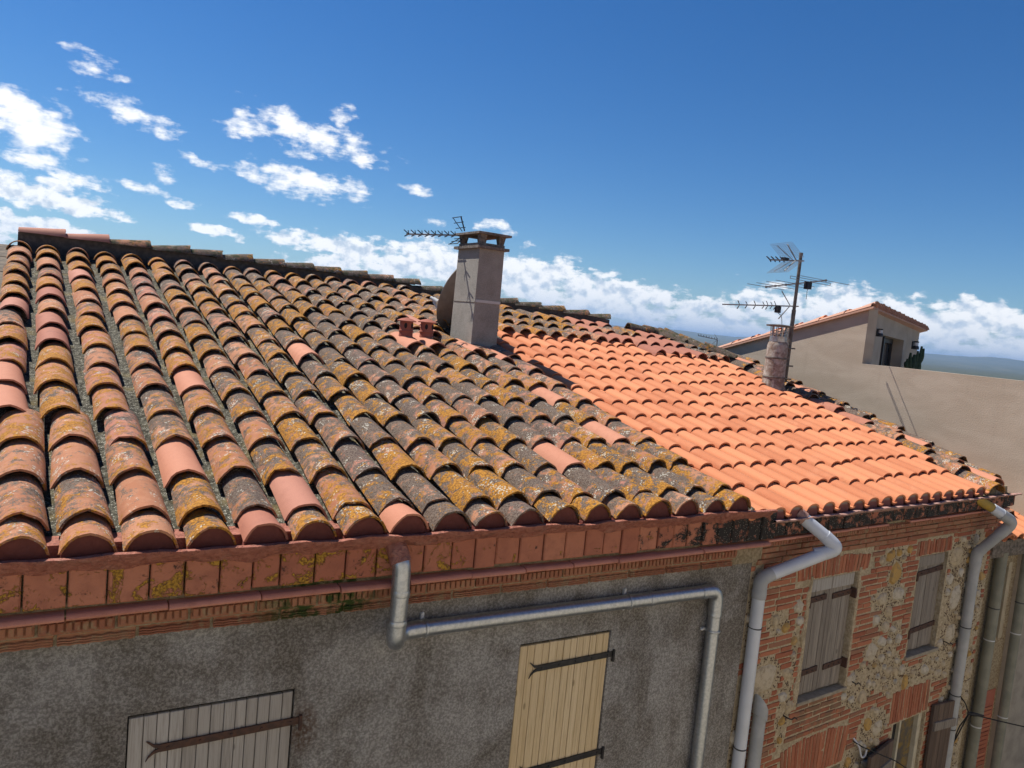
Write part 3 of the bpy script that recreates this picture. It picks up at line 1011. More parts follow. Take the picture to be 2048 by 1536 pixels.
# eave mortar plugs in the mouths of the first row
for k, (M, mt) in enumerate(sorted([q for q in tiles if q[0].translation.y < 4.05], key=lambda q: q[0].translation.x)):
    pm = MB()
    X, Y, Z = M.translation
    ring = [(X + .110 * math.sin(a) / math.sin(ARC) + rng.uniform(-.004, .004), Y + .016 + rng.uniform(-.006, .004), Z - .004 + .100 * (math.cos(a) - math.cos(ARC)) / (1 - math.cos(ARC)) + rng.uniform(-.004, .002)) for a in [ARC * (1 - 2 * q / 9) for q in range(10)]]
    ring += [(X - .125, Y + .014, Z - .075), (X + .125, Y + .014, Z - .075)]
    pm.prism(ring, (0, 0.05, 0))
    pm.build('mortar_plug', 'plug_paint', ROOF1)

# ---------------- cornice of house 1
cb = MB()
cb.box(-0.75, 4.97, 4.052, 4.40, -1.60, -1.335)
cb.box(-0.75, 4.97, 4.062, 4.40, -1.72, -1.60)
cb.box(-0.75, 4.97, 4.098, 4.40, -1.788, -1.72)
cb.box(-0.75, 4.97, 4.142, 4.40, -1.80, -1.788)
COR1 = cb.build('cornice', 'mortar_old', H1)
X = -0.62
while X < 4.90:
    wd = rng.uniform(0.145, 0.19)
    b_ = MB()
    b_.bbox(X + .0045, X + wd - .0045, YB + rng.uniform(-.006, .006), 4.050, -1.562 + rng.uniform(-.006, .006), -1.345, rng.uniform(.004, .009))
    b_.build('band_tile', 'band_tile', COR1)
    X += wd
X = -0.70
while X < 4.93:
    wd = rng.uniform(0.36, 0.46)
    x1 = min(X + wd - .008, 4.95)
    zt = -1.588 + rng.uniform(-.006, .003)
    jy = rng.uniform(-.008, .010)
    b_ = MB()
    prof = [(4.06, zt - .036), (3.990, zt - .036), (3.974, zt - .030), (3.966, zt - .018), (3.974, zt - .004), (3.990, zt), (4.06, zt)]
    b_.prism([(X, y + jy * (y < 4.05), z) for y, z in prof], (x1 - X, 0, rng.uniform(-.004, .004)))
    b_.build('lip_tile', 'lip_clay', COR1, 50)
    X += wd
# toothed and grooved brick courses (shared meshes)
tb = MB()
tb.bbox(0, .325, 0.018, .06, 0, .075, .004)
for q in range(9):
    tb.bbox(.010 + q * .035, .036 + q * .035, 0.002, .03, .016, .062, .003)
tme = tb.mesh('toothed_brick', 'cornice_brick')
gb = MB()
gb.bbox(0, .345, 0.016, .06, 0, .062, .004)
for q in range(3):
    seg = [(.004 + j * .0135, 0.006 - .005 * math.sin(j * math.pi / 2.5), .004 + q * .013 + .004 * math.sin(j * math.pi / 2.5)) for j in range(26)]
    gb.tube(seg, .0058, 5)
gb.bbox(0, .345, 0.004, .06, .045, .064, .004)
gme = gb.mesh('grooved_brick', 'cornice_brick')
X = -0.74
while X < 4.60:
    place('toothed_brick', tme, COR1, Matrix.Translation((X, 4.030 + rng.uniform(-.004, .004), -1.712 + rng.uniform(-.003, .003))))
    X += .338
X = -0.70
while X < 4.55:
    place('grooved_brick', gme, COR1, Matrix.Translation((X, 4.078 + rng.uniform(-.004, .004), -1.786 + rng.uniform(-.002, .003))))
    X += .358


def membrane(name, mat, parent, x0, x1, yf, zt, drop, amp, lift=0.0, seed=1, fr=None):
    # thin painted membrane: dresses from the tile ends over the gutter lip and down the front
    mb = MB()
    n = int((x1 - x0) / 0.022)
    for k in range(n + 1):
        X = x0 + (x1 - x0) * k / n
        q = lambda s, f: mnoise.fractal(Vector((X * f, s + seed * 3.1, 0.3)), 1.0, 2.0, 3)
        w1_, w2_, w3_, w4_ = q(0.1, 3.0), q(4.2, 6.0), q(8.7, 9.0), q(12.0, 4.0)
        rows = [(yf + .10, zt - .03), (yf + .055, zt - .035 + .006 * w2_), (yf + .030, zt - .012 + amp * w1_),
                (yf - .012 + .006 * w2_, zt + amp * w1_), (yf - .034 + .010 * w3_, zt - .003 + amp * w1_),
                (yf - .030 + .010 * w3_, zt - .016 + amp * w1_ * .9), (yf - .004 + .010 * w4_, zt - drop * .4 + .01 * w2_),
                (yf + .030 + .004 * w3_, zt - drop * .75 + .014 * w4_), (yf + .060, zt - drop + .022 * w4_ + .012 * w3_)]
        for (y, z) in rows:
            p = (X, y, z) if fr is None else fr(X, y, z)
            mb.v.append(p)
    m = 9
    for k in range(n):
        for j in range(m - 1):
            a = k * m + j
            mb.f.append((a, a + m, a + m + 1, a + 1))
    return mb.build(name, mat, parent, 65)


membrane('gutter_membrane', 'red_membrane', COR1, -0.70, 4.90, YB - .062, -1.292, 0.095, 0.020)
ul = MB()
ul.box(-0.70, 4.66, 4.045, 4.20, -1.36, -1.268)
ul.build('gutter_lining', 'red_membrane', COR1)


# ---------------- shutters of house 1
def strap(mb, p0, p1, y, hgt, fork=0.07, side=-1):
    # flat strap hinge from hinge end p1 to forked end p0 ; points are (s, z)
    (sx, sz), (ex, ez) = p0, p1
    th = 0.010
    poly = [(sx, sz + hgt / 2), (ex, ez + hgt / 2), (ex, ez - hgt / 2), (sx, sz - hgt / 2)]
    mb.prism([(a, y, b) for a, b in poly][::-1], (0, -th, 0))
    for sg in (1, -1):
        path = [(sx, sz + sg * hgt * .22), (sx - fork * .45, sz + sg * hgt * .42), (sx - fork * .8, sz + sg * hgt * .95), (sx - fork * .98, sz + sg * hgt * (1.5 if sg < 0 else 1.15))]
        wds = [hgt * .50, hgt * .38, hgt * .26, hgt * .10]
        L_, U_ = [], []
        for (a, b), wd in zip(path, wds):
            L_.append((a, y - .001, b - wd / 2))
            U_.append((a, y - .001, b + wd / 2))
        mb.prism((L_ + U_[::-1]), (0, -th * .8, 0))


def plank_shutter(parent, rect, npl, wmat, imat, straps, label, mid=None):
    a, b, c, d = rect
    g_ = 0.007
    bk = MB()
    bk.box(a + g_, b - g_, YW + .030, YW + .045, c + g_, d - 0.012)
    S = bk.build('shutter', 'dark_inside', parent, label=label)
    wds = [rng.uniform(.88, 1.12) for _ in range(npl)]
    tot = sum(wds)
    x = a + g_
    for wd in wds:
        x1 = x + wd / tot * (b - a - 2 * g_)
        pl = MB()
        pl.bbox(x + .0018, x1 - .0018, YW + .008 + rng.uniform(-.002, .002), YW + .030, c + g_, d - 0.020 - rng.uniform(0, .004), .003)
        pl.build('plank', wmat, S)
        x = x1
    for (sx, ex, zs, ze) in straps:
        st = MB()
        strap(st, (sx, zs), (ex, ze), YW + .003, 0.042)
        for q in range(5):
            u = .05 + q * .22
            px_, pz_ = sx + (ex - sx) * u, zs + (ze - zs) * u
            st.cyl((px_, YW - .006, pz_), (px_, YW - .013, pz_), .008, .006, 8)
        o = st.build('strap_hinge', imat, S)
        pn = MB()
        pn.cyl((ex + .006, YW - .012, ze - .055), (ex + .006, YW - .012, ze + .034), .011, None, 8)
        pn.cyl((ex + .006, YW - .012, ze - .050), (ex + .006, YW + .03, ze - .050), .009, None, 8)
        pn.build('pintle', imat, S)
    return S


plank_shutter(H1, GS, 13, 'wood_grey', 'iron_rust', [(0.515, 1.255, -2.452, -2.442), (0.515, 1.255, -3.2, -3.19)], 'grey weathered plank shutter with rusty forked strap')
plank_shutter(H1, YS, 13, 'wood_yellow', 'iron_black', [(2.915, 3.572, -2.396, -2.388), (2.915, 3.572, -3.155, -3.148)], 'honey yellow plank shutter with black forked straps')

# ---------------- chimney of house 1
ch = MB()
x0, x1_, y0, y1_ = 4.095, 4.425, 7.86, 8.42
for (z, e) in ((-0.62, .045), (-0.40, .03), (-0.30, .008), (0.80, 0.0)):
    ch.v += [(x0 - e, y0 - e, z), (x1_ + e, y0 - e, z), (x1_ + e, y1_ + e, z), (x0 - e, y1_ + e, z)]
for i in range(3):
    for j in range(4):
        a, b = i * 4 + j, i * 4 + (j + 1) % 4
        ch.f.append((a, b, b + 4, a + 4))
ch.f.append((12, 13, 14, 15))
CHM = ch.build('chimney', 'chimney_concrete', H1, label='tall square concrete chimney with open slab cap')
b_ = MB()
b_.box(x0 - .045, x1_ + .045, y0 - .045, y1_ + .045, 0.80, 0.832)
b_.box(x0 + .0, x1_ - .0, y0 + .0, y1_ - .0, 0.832, 0.868)
b_.build('crown_slab', 'slab_concrete', CHM)
for (px_, py_) in ((x0 + .04, y0 + .04), (x1_ - .04, y0 + .04), (x1_ - .04, y1_ - .04), (x0 + .04, y1_ - .04)):
    b_ = MB()
    for (z, e) in ((0.868, .030), (0.965, .045)):
        b_.v += [(px_ - e, py_ - e, z), (px_ + e, py_ - e, z), (px_ + e, py_ + e, z), (px_ - e, py_ + e, z)]
    b_.f += [(0, 1, 5, 4), (1, 2, 6, 5), (2, 3, 7, 6), (3, 0, 4, 7), (4, 5, 6, 7)]
    b_.build('pillar', 'slab_concrete', CHM)
b_ = MB()
ex = .055
b_.v += [(x0 - ex, y0 - ex, .965), (x1_ + ex, y0 - ex, .965), (x1_ + ex, y1_ + ex, .965), (x0 - ex, y1_ + ex, .965),
         (x0 - ex, y0 - ex, .990), (x1_ + ex, y0 - ex, .990), (x1_ + ex, y1_ + ex, .990), (x0 - ex, y1_ + ex, .990),
         ((x0 + x1_) / 2, (y0 + y1_) / 2 - .1, 1.022), ((x0 + x1_) / 2, (y0 + y1_) / 2 + .1, 1.022)]
b_.f += [(3, 2, 1, 0), (0, 1, 5, 4), (1, 2, 6, 5), (2, 3, 7, 6), (3, 0, 4, 7), (4, 5, 8), (5, 6, 9, 8), (6, 7, 9), (7, 4, 8, 9)]
b_.build('cap_slab', 'slab_concrete', CHM)
b_ = MB()
b_.box(x0 + .002, x1_ + .006, y0 - .012, y0 + .01, 0.170, 0.202)
b_.build('joint_band', 'pale_mortar', CHM)
b_ = MB()
b_.box(x0 - .010, x0 + .01, y0 + .004, y1_ - .004, 0.165, 0.173)
b_.build('joint_line', 'slab_concrete', CHM)
# mortar fillet and clean tiles at its foot
place('roof_tile', COVM['clean_tile'][1], ROOF1, slope_m(3.97, 7.44, z1(7.52) + .01, .03))
place('roof_tile', COVM['clean_tile'][2], ROOF1, slope_m(4.25, 7.26, z1(7.26) + .01, .02))
place('roof_tile', COVM['pink_tile'][3], ROOF1, slope_m(3.72, 8.1, z1(8.1) + .012, .02))
place('roof_tile', COVM['pink_tile'][0], ROOF1, slope_m(3.74, 8.45, z1(8.45) + .012, .02))

# two terracotta roof vents
for (vx, vy) in ((3.27, 7.88), (3.53, 7.90)):
    zb = z1(vy) + .05
    place('roof_tile', COVM['clean_tile'][0], ROOF1, slope_m(vx, vy - .33, z1(vy - .33) + .016, .03, 0, 0, 1.12))
    b_ = MB()
    b_.lathe((vx, vy, zb), [(.105, -.08), (.086, 0.0), (.077, .065), (.077, .095), (.085, .100), (.085, .112), (.075, .115), (.074, .215)], 20)
    V = b_.build('roof_vent', 'red_clay', H1, 40, label='terracotta roof vent with round cap left of the chimney' if vx < 3.4 else 'terracotta roof vent with round cap next to the chimney')
    b_ = MB()
    b_.lathe((vx, vy, zb), [(.0, .208), (.106, .210), (.108, .220), (.065, .240), (0, .256)], 20)
    b_.build('vent_cap', 'red_clay', V, 40)
    for q in range(4):
        a = math.radians(-118 + 62 * q)
        b_ = MB()
        c_, s0_ = math.cos(a), math.sin(a)
        M = Matrix.Translation((vx + c_ * .0735, vy + s0_ * .0735, zb + .165)) @ Matrix.Rotation(a, 4, 'Z')
        ring = [M @ Vector((0, .017 * math.cos(k), .031 * math.sin(k))) for k in [2 * math.pi * j / 12 for j in range(12)]]
        b_.prism(ring, (c_ * .004, s0_ * .004, 0))
        b_.build('vent_slot', 'dark_inside', V)


# ================================================================== HOUSE 2 : brick and rubble house, new orange roof
BA = R(3.5)
BC, BS = math.cos(BA), math.sin(BA)
H2 = thing('village_house', (7.0, 4.25, GZ), 'red brick and rubble stone house with bright orange new tile roof', 'house', 'houses along the lane')
F2 = Matrix(((BC, -BS, 0, 4.75), (BS, BC, 0, 4.15), (0, 0, 1, 0), (0, 0, 0, 1)))     # local x along facade, y into the wall


def f2(s, z, d=0.0):
    return tuple(F2 @ Vector((s, d, z)))


S0, S1 = 0.222, 4.60
WA = (1.135, 1.875, -3.235, -2.075)
WB = (3.005, 3.605, -3.135, -2.045)
WC = (2.95, 3.62, -5.25, -3.875)
WD = (1.08, 2.02, -5.25, -4.06)
HOLES = [WA, WB, WC, WD]
wb = MB()
wall_holes(wb, f2, S0, S1, GZ, -1.84, HOLES, 0.10)
wb.add([f2(S1, GZ), f2(S1, GZ, 6), f2(S1, -1.0, 6), f2(S1, -1.84)], [(0, 1, 2, 3)])
WALL2 = wb.build('wall', 'mortar_tan', H2)

# rubble patches (centre s, z, half width, half height)
PATCH = [(0.70, -2.41, .17, .12), (0.60, -2.90, .24, .20), (2.50, -1.98, .28, .10), (2.55, -2.19, .15, .14), (2.50, -2.42, .36, .12), (2.46, -2.64, .16, .10),
         (2.38, -2.96, .24, .13), (2.70, -2.86, .16, .16), (2.15, -3.30, .28, .24), (2.60, -3.22, .36, .20), (3.15, -3.40, .55, .17), (3.72, -3.32, .40, .22),
         (3.88, -2.15, .24, .22), (3.86, -2.55, .28, .26), (3.84, -2.98, .27, .24), (4.25, -2.2, .30, .35), (4.30, -2.9, .28, .5), (4.30, -3.7, .3, .6), (4.3, -4.5, .3, .6),
         (2.52, -3.80, .28, .22), (2.35, -4.1, .3, .2), (0.33, -2.3, .09, .5), (0.35, -3.2, .11, .6), (0.95, -3.3, .10, .4), (1.0, -2.6, .05, .4), (4.0, -4.2, .2, .5)]
ARCH = [(0.90, 2.06, -2.075, -1.875, True), (2.92, 3.66, -2.045, -1.875, False), (2.86, 3.64, -3.87, -3.50, False), (1.02, 2.05, -4.05, -3.62, True)]


def in_patch(s, z):
    for (a, b, c, d) in PATCH:
        n_ = 0.28 * mnoise.noise(Vector((s * 9, z * 9, 1.7)))
        if ((s - a) / c) ** 2 + ((z - b) / d) ** 2 < 1 + n_:
            return True
    return False


def arch_top(ar, s):
    a, b, c, d, curved = ar
    if not curved:
        return d
    u = (s - (a + b) / 2) / ((b - a) / 2)
    return d - 0.05 * u * u


def blocked(s0, s1, z0, z1_):
    for h in HOLES:
        if s1 > h[0] - .015 and s0 < h[1] + .015 and z1_ > h[2] - .015 and z0 < h[3] + .01:
            return True
    for ar in ARCH:
        if s1 > ar[0] - .005 and s0 < ar[1] + .005 and z1_ > ar[2] - .01 and z0 < ar[3] + .012:
            return True
    return False


def brick_geo(seed):
    # unit brick, front = -y, irregular corners
    rg = random.Random(seed)
    mb = MB()
    j = lambda m: rg.uniform(-m, m)
    b = .06
    P = [(0, 1, 0), (1, 1, 0), (1, 1, 1), (0, 1, 1)]
    P += [(0 + j(.012), .22, 0 + j(.1)), (1 + j(.012), .22, 0 + j(.1)), (1 + j(.012), .22, 1 + j(.1)), (0 + j(.012), .22, 1 + j(.1))]
    P += [(.018 + j(.008), j(.08), b + j(.05)), (.5, j(.1), b + j(.07)), (1 - .018 + j(.008), j(.08), b + j(.05)), (1 - .018 + j(.008), j(.08), 1 - b + j(.05)), (.5, j(.1), 1 - b + j(.07)), (.018 + j(.008), j(.08), 1 - b + j(.05))]
    F = [(0, 1, 5, 4), (1, 2, 6, 5), (2, 3, 7, 6), (3, 0, 4, 7), (4, 5, 10, 9, 8), (5, 6, 11, 10), (6, 7, 13, 12, 11), (7, 4, 8, 13), (8, 9, 12, 13), (9, 10, 11, 12)]
    return mb.add(P, F)


BR = [brick_geo(400 + k) for k in range(6)]
BRM = [g_.mesh('brick', 'brick_red') for g_ in BR]
bricks = []
z = -1.895
row = 0
while z > -4.95:
    hgt = rng.uniform(.041, .047)
    s = S0 - rng.uniform(0, .2)
    while s < S1:
        L = rng.uniform(.22, .36)
        a, b = max(s, S0 + .003), min(s + L - .013, S1)
        s += L
        # trim against openings and patches in small steps
        seg = []
        q = a
        while q < b:
            q1 = min(q + .03, b)
            ok = not blocked(q, q1, z, z + hgt) and not in_patch((q + q1) / 2, z + hgt / 2)
            if ok:
                if seg and abs(seg[-1][1] - q) < 1e-6:
                    seg[-1][1] = q1
                else:
                    seg.append([q, q1])
            q = q1
        for (a_, b_) in seg:
            if b_ - a_ > .05:
                bricks.append((a_, b_, z + rng.uniform(-.003, .003), hgt, rng.uniform(.004, .011), rng.uniform(-.005, .005), 0))
    z -= rng.uniform(.0555, .0585)
    row += 1
for ar in ARCH:
    s = ar[0]
    while s < ar[1] - .02:
        wd = rng.uniform(.037, .043)
        u = (s - (ar[0] + ar[1]) / 2) / ((ar[1] - ar[0]) / 2)
        zt = arch_top(ar, s)
        bricks.append((s, s + wd, ar[2] + .004 + rng.uniform(0, .01), zt - ar[2] - .012 + rng.uniform(-.012, .006), rng.uniform(.004, .011), (u * .16 if ar[4] else 0) + rng.uniform(-.01, .01), 1))
        s += wd + rng.uniform(.010, .015)
lst = []
for (a_, b_, zz, hgt, proud, tw, vert) in bricks:
    cx, cz = (a_ + b_) / 2, zz + hgt / 2
    if vert:
        M = F2 @ Matrix.Translation((cx, -proud, cz)) @ Matrix.Rotation(tw + math.pi / 2, 4, 'Y') @ Matrix.Diagonal((hgt, .05, b_ - a_, 1)) @ Matrix.Translation((-.5, 0, -.5))
    else:
        M = F2 @ Matrix.Translation((cx, -proud, cz)) @ Matrix.Rotation(tw, 4, 'Y') @ Matrix.Diagonal((b_ - a_, .05, hgt, 1)) @ Matrix.Translation((-.5, 0, -.5))
    lst.append((M, 'b'))
lay(lst, WALL2, 'brick', lambda m: BRM, BR, 'brick_red_far', 300)


def stone_geo(seed):
    rg = random.Random(seed)
    mb = MB()
    n = 9
    rad = [rg.uniform(.78, 1.08) for _ in range(n)]
    sq = rg.uniform(.0, .5)
    for (k, y) in ((1.0, .5), (1.0, .05), (.80, -.45), (.40, -.62)):
        for j in range(n):
            a = 2 * math.pi * j / n
            e = 1 / max(abs(math.cos(a)), abs(math.sin(a)))
            r_ = rad[j] * (1 + (e - 1) * sq) * (k + rg.uniform(-.05, .05))
            mb.v.append((r_ * math.cos(a), y + rg.uniform(-.12, .12), r_ * math.sin(a)))
    for i in range(3):
        for j in range(n):
            a, b = i * n + j, i * n + (j + 1) % n
            mb.f.append((a, a + n, b + n, b))
    mb.f.append(tuple(3 * n + j for j in range(n))[::-1])
    mb.f = [f[::-1] for f in mb.f]
    return mb


STM = [stone_geo(500 + k).mesh('field_stone', 'field_stone', 55) for k in range(8)]
stones = [(0.60, -2.90, .17, .15), (2.30, -2.955, .105, .115), (2.55, -2.17, .11, .13), (2.37, -2.41, .11, .075), (2.66, -2.40, .13, .075), (3.05, -3.42, .055, .10), (2.24, -3.42, .09, .09),
          (3.90, -2.60, .12, .16), (3.80, -2.12, .12, .13), (2.62, -3.83, .10, .09), (2.42, -3.74, .07, .08), (0.66, -2.38, .06, .07), (3.45, -3.36, .10, .06), (3.9, -3.02, .11, .12)]
for (a, b, c, d) in PATCH:
    for _ in range(34):
        s, z = rng.uniform(a - c, a + c), rng.uniform(b - d, b + d)
        r_ = rng.uniform(.03, .085)
        if not in_patch(s, z) or blocked(s - r_, s + r_, z - r_, z + r_) or s - r_ < S0 or s + r_ > S1 or z + r_ > -1.86:
            continue
        if all(math.hypot(s - q[0], z - q[1]) > (r_ + max(q[2], q[3])) * 1.02 for q in stones):
            stones.append((s, z, r_ * rng.uniform(.9, 1.2), r_ * rng.uniform(.75, 1.05)))
for k, (s, z, a, b) in enumerate(stones[:290]):
    M = F2 @ Matrix.Translation((s, .008, z)) @ Matrix.Rotation(rng.uniform(-.5, .5), 4, 'Y') @ Matrix.Diagonal((a, .055, b, 1))
    place('field_stone', STM[k % 8], WALL2, M)
# pebbles pushed into the joints
pb = MB()
seen = set()
octa = [(0, -1, 0), (1, 0, 0), (0, 0, 1), (-1, 0, 0), (0, 0, -1), (.7, -.6, .7), (-.7, -.6, .7), (-.7, -.6, -.7), (.7, -.6, -.7)]
for (a, b, c, d) in PATCH:
    for _ in range(int(600 * c * d / .05)):
        s, z = rng.uniform(a - c, a + c), rng.uniform(b - d, b + d)
        if not in_patch(s, z) or blocked(s - .01, s + .01, z - .01, z + .01) or s < S0 + .02 or s > S1 - .02 or z > -1.87 or z < -5:
            continue
        near = min(math.hypot((s - q[0]) / q[2], (z - q[1]) / q[3]) for q in stones)
        key = (int(s / .024), int(z / .024))
        if key in seen:
            continue
        seen.add(key)
        if 1.04 < near < 1.9 and rng.random() < .8 * (1 - (near - 1.0) * .7):
            r_ = rng.uniform(.006, .0105)
            P = [f2(s + r_ * x * rng.uniform(.8, 1.2), z + r_ * zz, r_ * y * .8) for x, y, zz in octa]
            pb.add(P, [(0, 8, 5), (0, 5, 6), (0, 6, 7), (0, 7, 8), (8, 1, 5), (5, 2, 6), (6, 3, 7), (7, 4, 8)])
pb.build('pebbles', 'pebble', WALL2, kind='stuff')


# ---------------- shutters of house 2
def part2(mb_fn, name, mat, parent, smooth=None, **tg):
    mb = MB()
    mb_fn(mb)
    mb.v = [tuple(F2 @ Vector(p)) for p in mb.v]
    return mb.build(name, mat, parent, smooth, **tg)


def old_shutter(rect, leaves, label):
    a, b, c, d = rect
    S = part2(lambda m: m.box(a, b, .085, .098, c, d), 'shutter', 'dark_inside', H2, label=label)
    wl = (b - a - .02) / leaves
    for l in range(leaves):
        x = a + .01 + l * wl
        n = 5 if leaves == 2 else 6
        e = wl / n
        for q in range(n):
            part2(lambda m: m.bbox(x + q * e + .0015, x + (q + 1) * e - .0015, .046 + rng.uniform(-.003, .003), .085, c + .02 + rng.uniform(0, .012), d - .012, .003), 'plank', 'wood_dark', S)
        part2(lambda m: m.bbox(x + .004, x + wl - .004, .024, .047, d - .135, d - .016, .004), 'ledge_board', 'wood_grey' if leaves == 2 else 'wood_dark', S)
        for zz in (d - .22, c + .24):
            hx = (x - .012, x + wl * .86) if l == 0 else (x + wl * .14, x + wl + .012)
            if leaves == 1:
                hx = (x - .01, x + wl + .014)
            tl = .012 if leaves == 2 else .03
            part2(lambda m: m.prism([(hx[0], .046, zz - .026), (hx[1], .046, zz - .026 + tl), (hx[1], .046, zz + .026 + tl), (hx[0], .046, zz + .026)][::-1], (0, -.012, 0)), 'strap_hinge', 'iron_rust', S)
            for e_ in (.25, .5, .75):
                xx = hx[0] + (hx[1] - hx[0]) * e_
                part2(lambda m: m.cyl((xx, .036, zz + tl * e_), (xx, .027, zz + tl * e_), .008, .005, 8), 'rivet', 'iron_black', S)
            px_ = hx[0] if l == 0 else hx[1]
            part2(lambda m: m.box(px_ - .016, px_ + .016, -.01, .05, zz - .045, zz + .05), 'hinge_block', 'iron_rust', S)
    return S


old_shutter(WA, 2, 'two-leaf dark weathered plank shutters with rusty hinges')
old_shutter(WB, 1, 'narrow single-leaf dark weathered plank shutter')
part2(lambda m: m.bbox(WA[0] - .02, WA[1] + .03, -.03, .09, WA[2] - .03, WA[2] + .006, .006), 'window_sill', 'sill_stone', H2)
part2(lambda m: m.bbox(WB[0] - .03, WB[1] + .04, -.03, .09, WB[2] - .035, WB[2] + .004, .006), 'window_sill', 'sill_stone', H2)
# rough plaster round the jambs of window A
for side in (0, 1):
    pj = MB()
    xb = WA[0] if side == 0 else WA[1]
    sg = -1 if side == 0 else 1
    n = 26
    k0 = len(pj.v)
    for k in range(n + 1):
        z = WA[2] - .06 + (WA[3] - WA[2] + .10) * k / n
        wv_ = (.055 if side == 0 else .035) * (1 + .9 * mnoise.noise(Vector((z * 6, side * 5, 0))))
        pj.v += [f2(xb, z, .02), f2(xb + sg * .006, z, -.012 + rng.uniform(-.004, .003)), f2(xb + sg * max(.012, wv_), z, -.014 + rng.uniform(-.005, .003)), f2(xb + sg * (max(.012, wv_) + .012), z, .004)]
    for k in range(n):
        for j in range(3):
            a = k0 + k * 4 + j
            pj.f.append((a, a + 1, a + 5, a + 4) if side == 1 else (a, a + 4, a + 5, a + 1))
    pj.build('jamb_plaster', 'mortar_tan', WALL2)

# window C with its frame, glass and open shutters
part2(lambda m: (m.bbox(WC[0], WC[0] + .07, .03, .10, WC[2], WC[3], .004), m.bbox(WC[1] - .07, WC[1], .03, .10, WC[2], WC[3], .004), m.bbox(WC[0] + .07, WC[1] - .07, .035, .10, WC[3] - .04, WC[3] - .001, .004)), 'window_surround', 'frame_cream', H2)
WIN = part2(lambda m: m.box(WC[0] + .072, WC[0] + .10, .06, .095, WC[2], WC[3] - .042), 'window', 'frame_cream', H2)
part2(lambda m: m.box(WC[0] + .25, WC[0] + .285, .055, .095, WC[2], WC[3] - .042), 'mullion', 'frame_cream', WIN)
part2(lambda m: m.box(WC[0] + .10, WC[0] + .25, .088, .094, WC[2], WC[3] - .042), 'pane', 'dark_inside', WIN)
part2(lambda m: m.box(WC[0] + .285, WC[1] - .072, .080, .090, WC[2], WC[3] - .042), 'pane', 'painted_reflection_glass', WIN)


def open_leaf(s0, s1, zt, zb, label, tilt):
    ang = tilt
    piv = s0 if ang > 0 else s1

    def tr(m):
        Mx = Matrix.Translation((piv, -.02, 0)) @ Matrix.Rotation(-ang, 4, 'Z') @ Matrix.Translation((-piv, 0, 0))
        m.v = [tuple(Mx @ Vector(p)) for p in m.v]
    n = 5
    e = (s1 - s0) / n
    S = part2(lambda m: (m.box(s0, s1, -.012, .0, zb, zt - .004), tr(m)), 'open_shutter', 'wood_brown', H2, label=label)
    for q in range(n):
        part2(lambda m: (m.bbox(s0 + q * e + .002, s0 + (q + 1) * e - .002, -.035, -.012, zb, zt, .003), tr(m)), 'plank', 'wood_brown', S)
    part2(lambda m: (m.bbox(s0 + .02, s1 - .01, -.055, -.035, zt - .30, zt - .20, .004), tr(m)), 'ledge_board', 'wood_dark', S)


open_leaf(3.70, 4.16, -3.80, -5.2, 'brown open shutter right of the lower window', .12)
open_leaf(2.30, 2.90, -4.0, -5.2, 'brown open shutter left of the lower window', -.16)
part2(lambda m: m.box(WD[0], WD[1], .06, .095, WD[2], WD[3]), 'closed_shutter', 'wood_dark', H2)

# iron shutter stays and small hooks on the wall
for (s, z, L) in ((1.02, -3.33, .12), (2.02, -3.20, .09), (3.82, -3.10, .09)):
    hk = MB()
    pts = [f2(s - L * .5, z + .01, .01), f2(s - L * .5, z + .01, -.05), f2(s - L * .1, z - .012, -.06), f2(s + L * .2, z + .006, -.06), f2(s + L * .5, z - .02, -.065)]
    hk.tube(bend_path(pts, .02, 3), .006, 6)
    hk.build('shutter_stay', 'iron_black', H2)

# ---------------- cornice of house 2
CX0, CX1 = 0.225, 4.66


def cbox(m, y0, y1, z0, z1_):
    m.box(CX0, CX1, y0, y1, z0, z1_)


COR2 = part2(lambda m: (cbox(m, -.10, .25, -1.57, -1.42), cbox(m, -.085, .25, -1.64, -1.57), cbox(m, -.055, .25, -1.72, -1.64), cbox(m, -.030, .25, -1.78, -1.72), cbox(m, -.012, .25, -1.845, -1.78)), 'cornice', 'mortar_old', H2)
s = CX0 + .005
while s < CX1 - .05:
    wd = min(rng.uniform(.17, .24), CX1 - s)
    part2(lambda m: m.bbox(s + .003, s + wd - .003, -.155 + rng.uniform(-.006, .006), -.101, -1.560 + rng.uniform(-.004, .006), -1.424, .008), 'band_tile', 'band_dark', COR2)
    s += wd
s = CX0
while s < CX1 - .1:
    wd = rng.uniform(.30, .42)
    e = min(s + wd - .008, CX1)
    if rng.random() < .8:
        part2(lambda m: m.bbox(s, e, -.150 + rng.uniform(-.006, .01), -.084, -1.602, -1.580, .006), 'lip_tile', 'lip_clay', COR2)
    s += wd
s = CX0
while s < CX1 - .33:
    place('toothed_brick', tme, COR2, F2 @ Matrix.Translation((s, -.112 + rng.uniform(-.004, .004), -1.662)) @ Matrix.Diagonal((1, 1, .74, 1)))
    s += .338
CBM = [g_.mesh('cornice_brick', 'cornice_brick') for g_ in BR]
for (zz, yy) in ((-1.722, -.072), (-1.782, -.045), (-1.838, -.026)):
    s = CX0 + rng.uniform(0, .1)
    while s < CX1 - .1:
        wd = rng.uniform(.26, .40)
        e = min(s + wd - .012, CX1)
        M = F2 @ Matrix.Translation((s, yy + rng.uniform(-.004, .004), zz)) @ Matrix.Diagonal((e - s, .05, .042, 1))
        place('cornice_brick', CBM[int(s * 10) % 6], COR2, M)
        s += wd
membrane('gutter_membrane', 'pink_membrane', COR2, CX0 - .02, CX1 + .02, -.175, -1.400, .065, .016, seed=5, fr=lambda x, y, z: tuple(F2 @ Vector((x, y, z))))
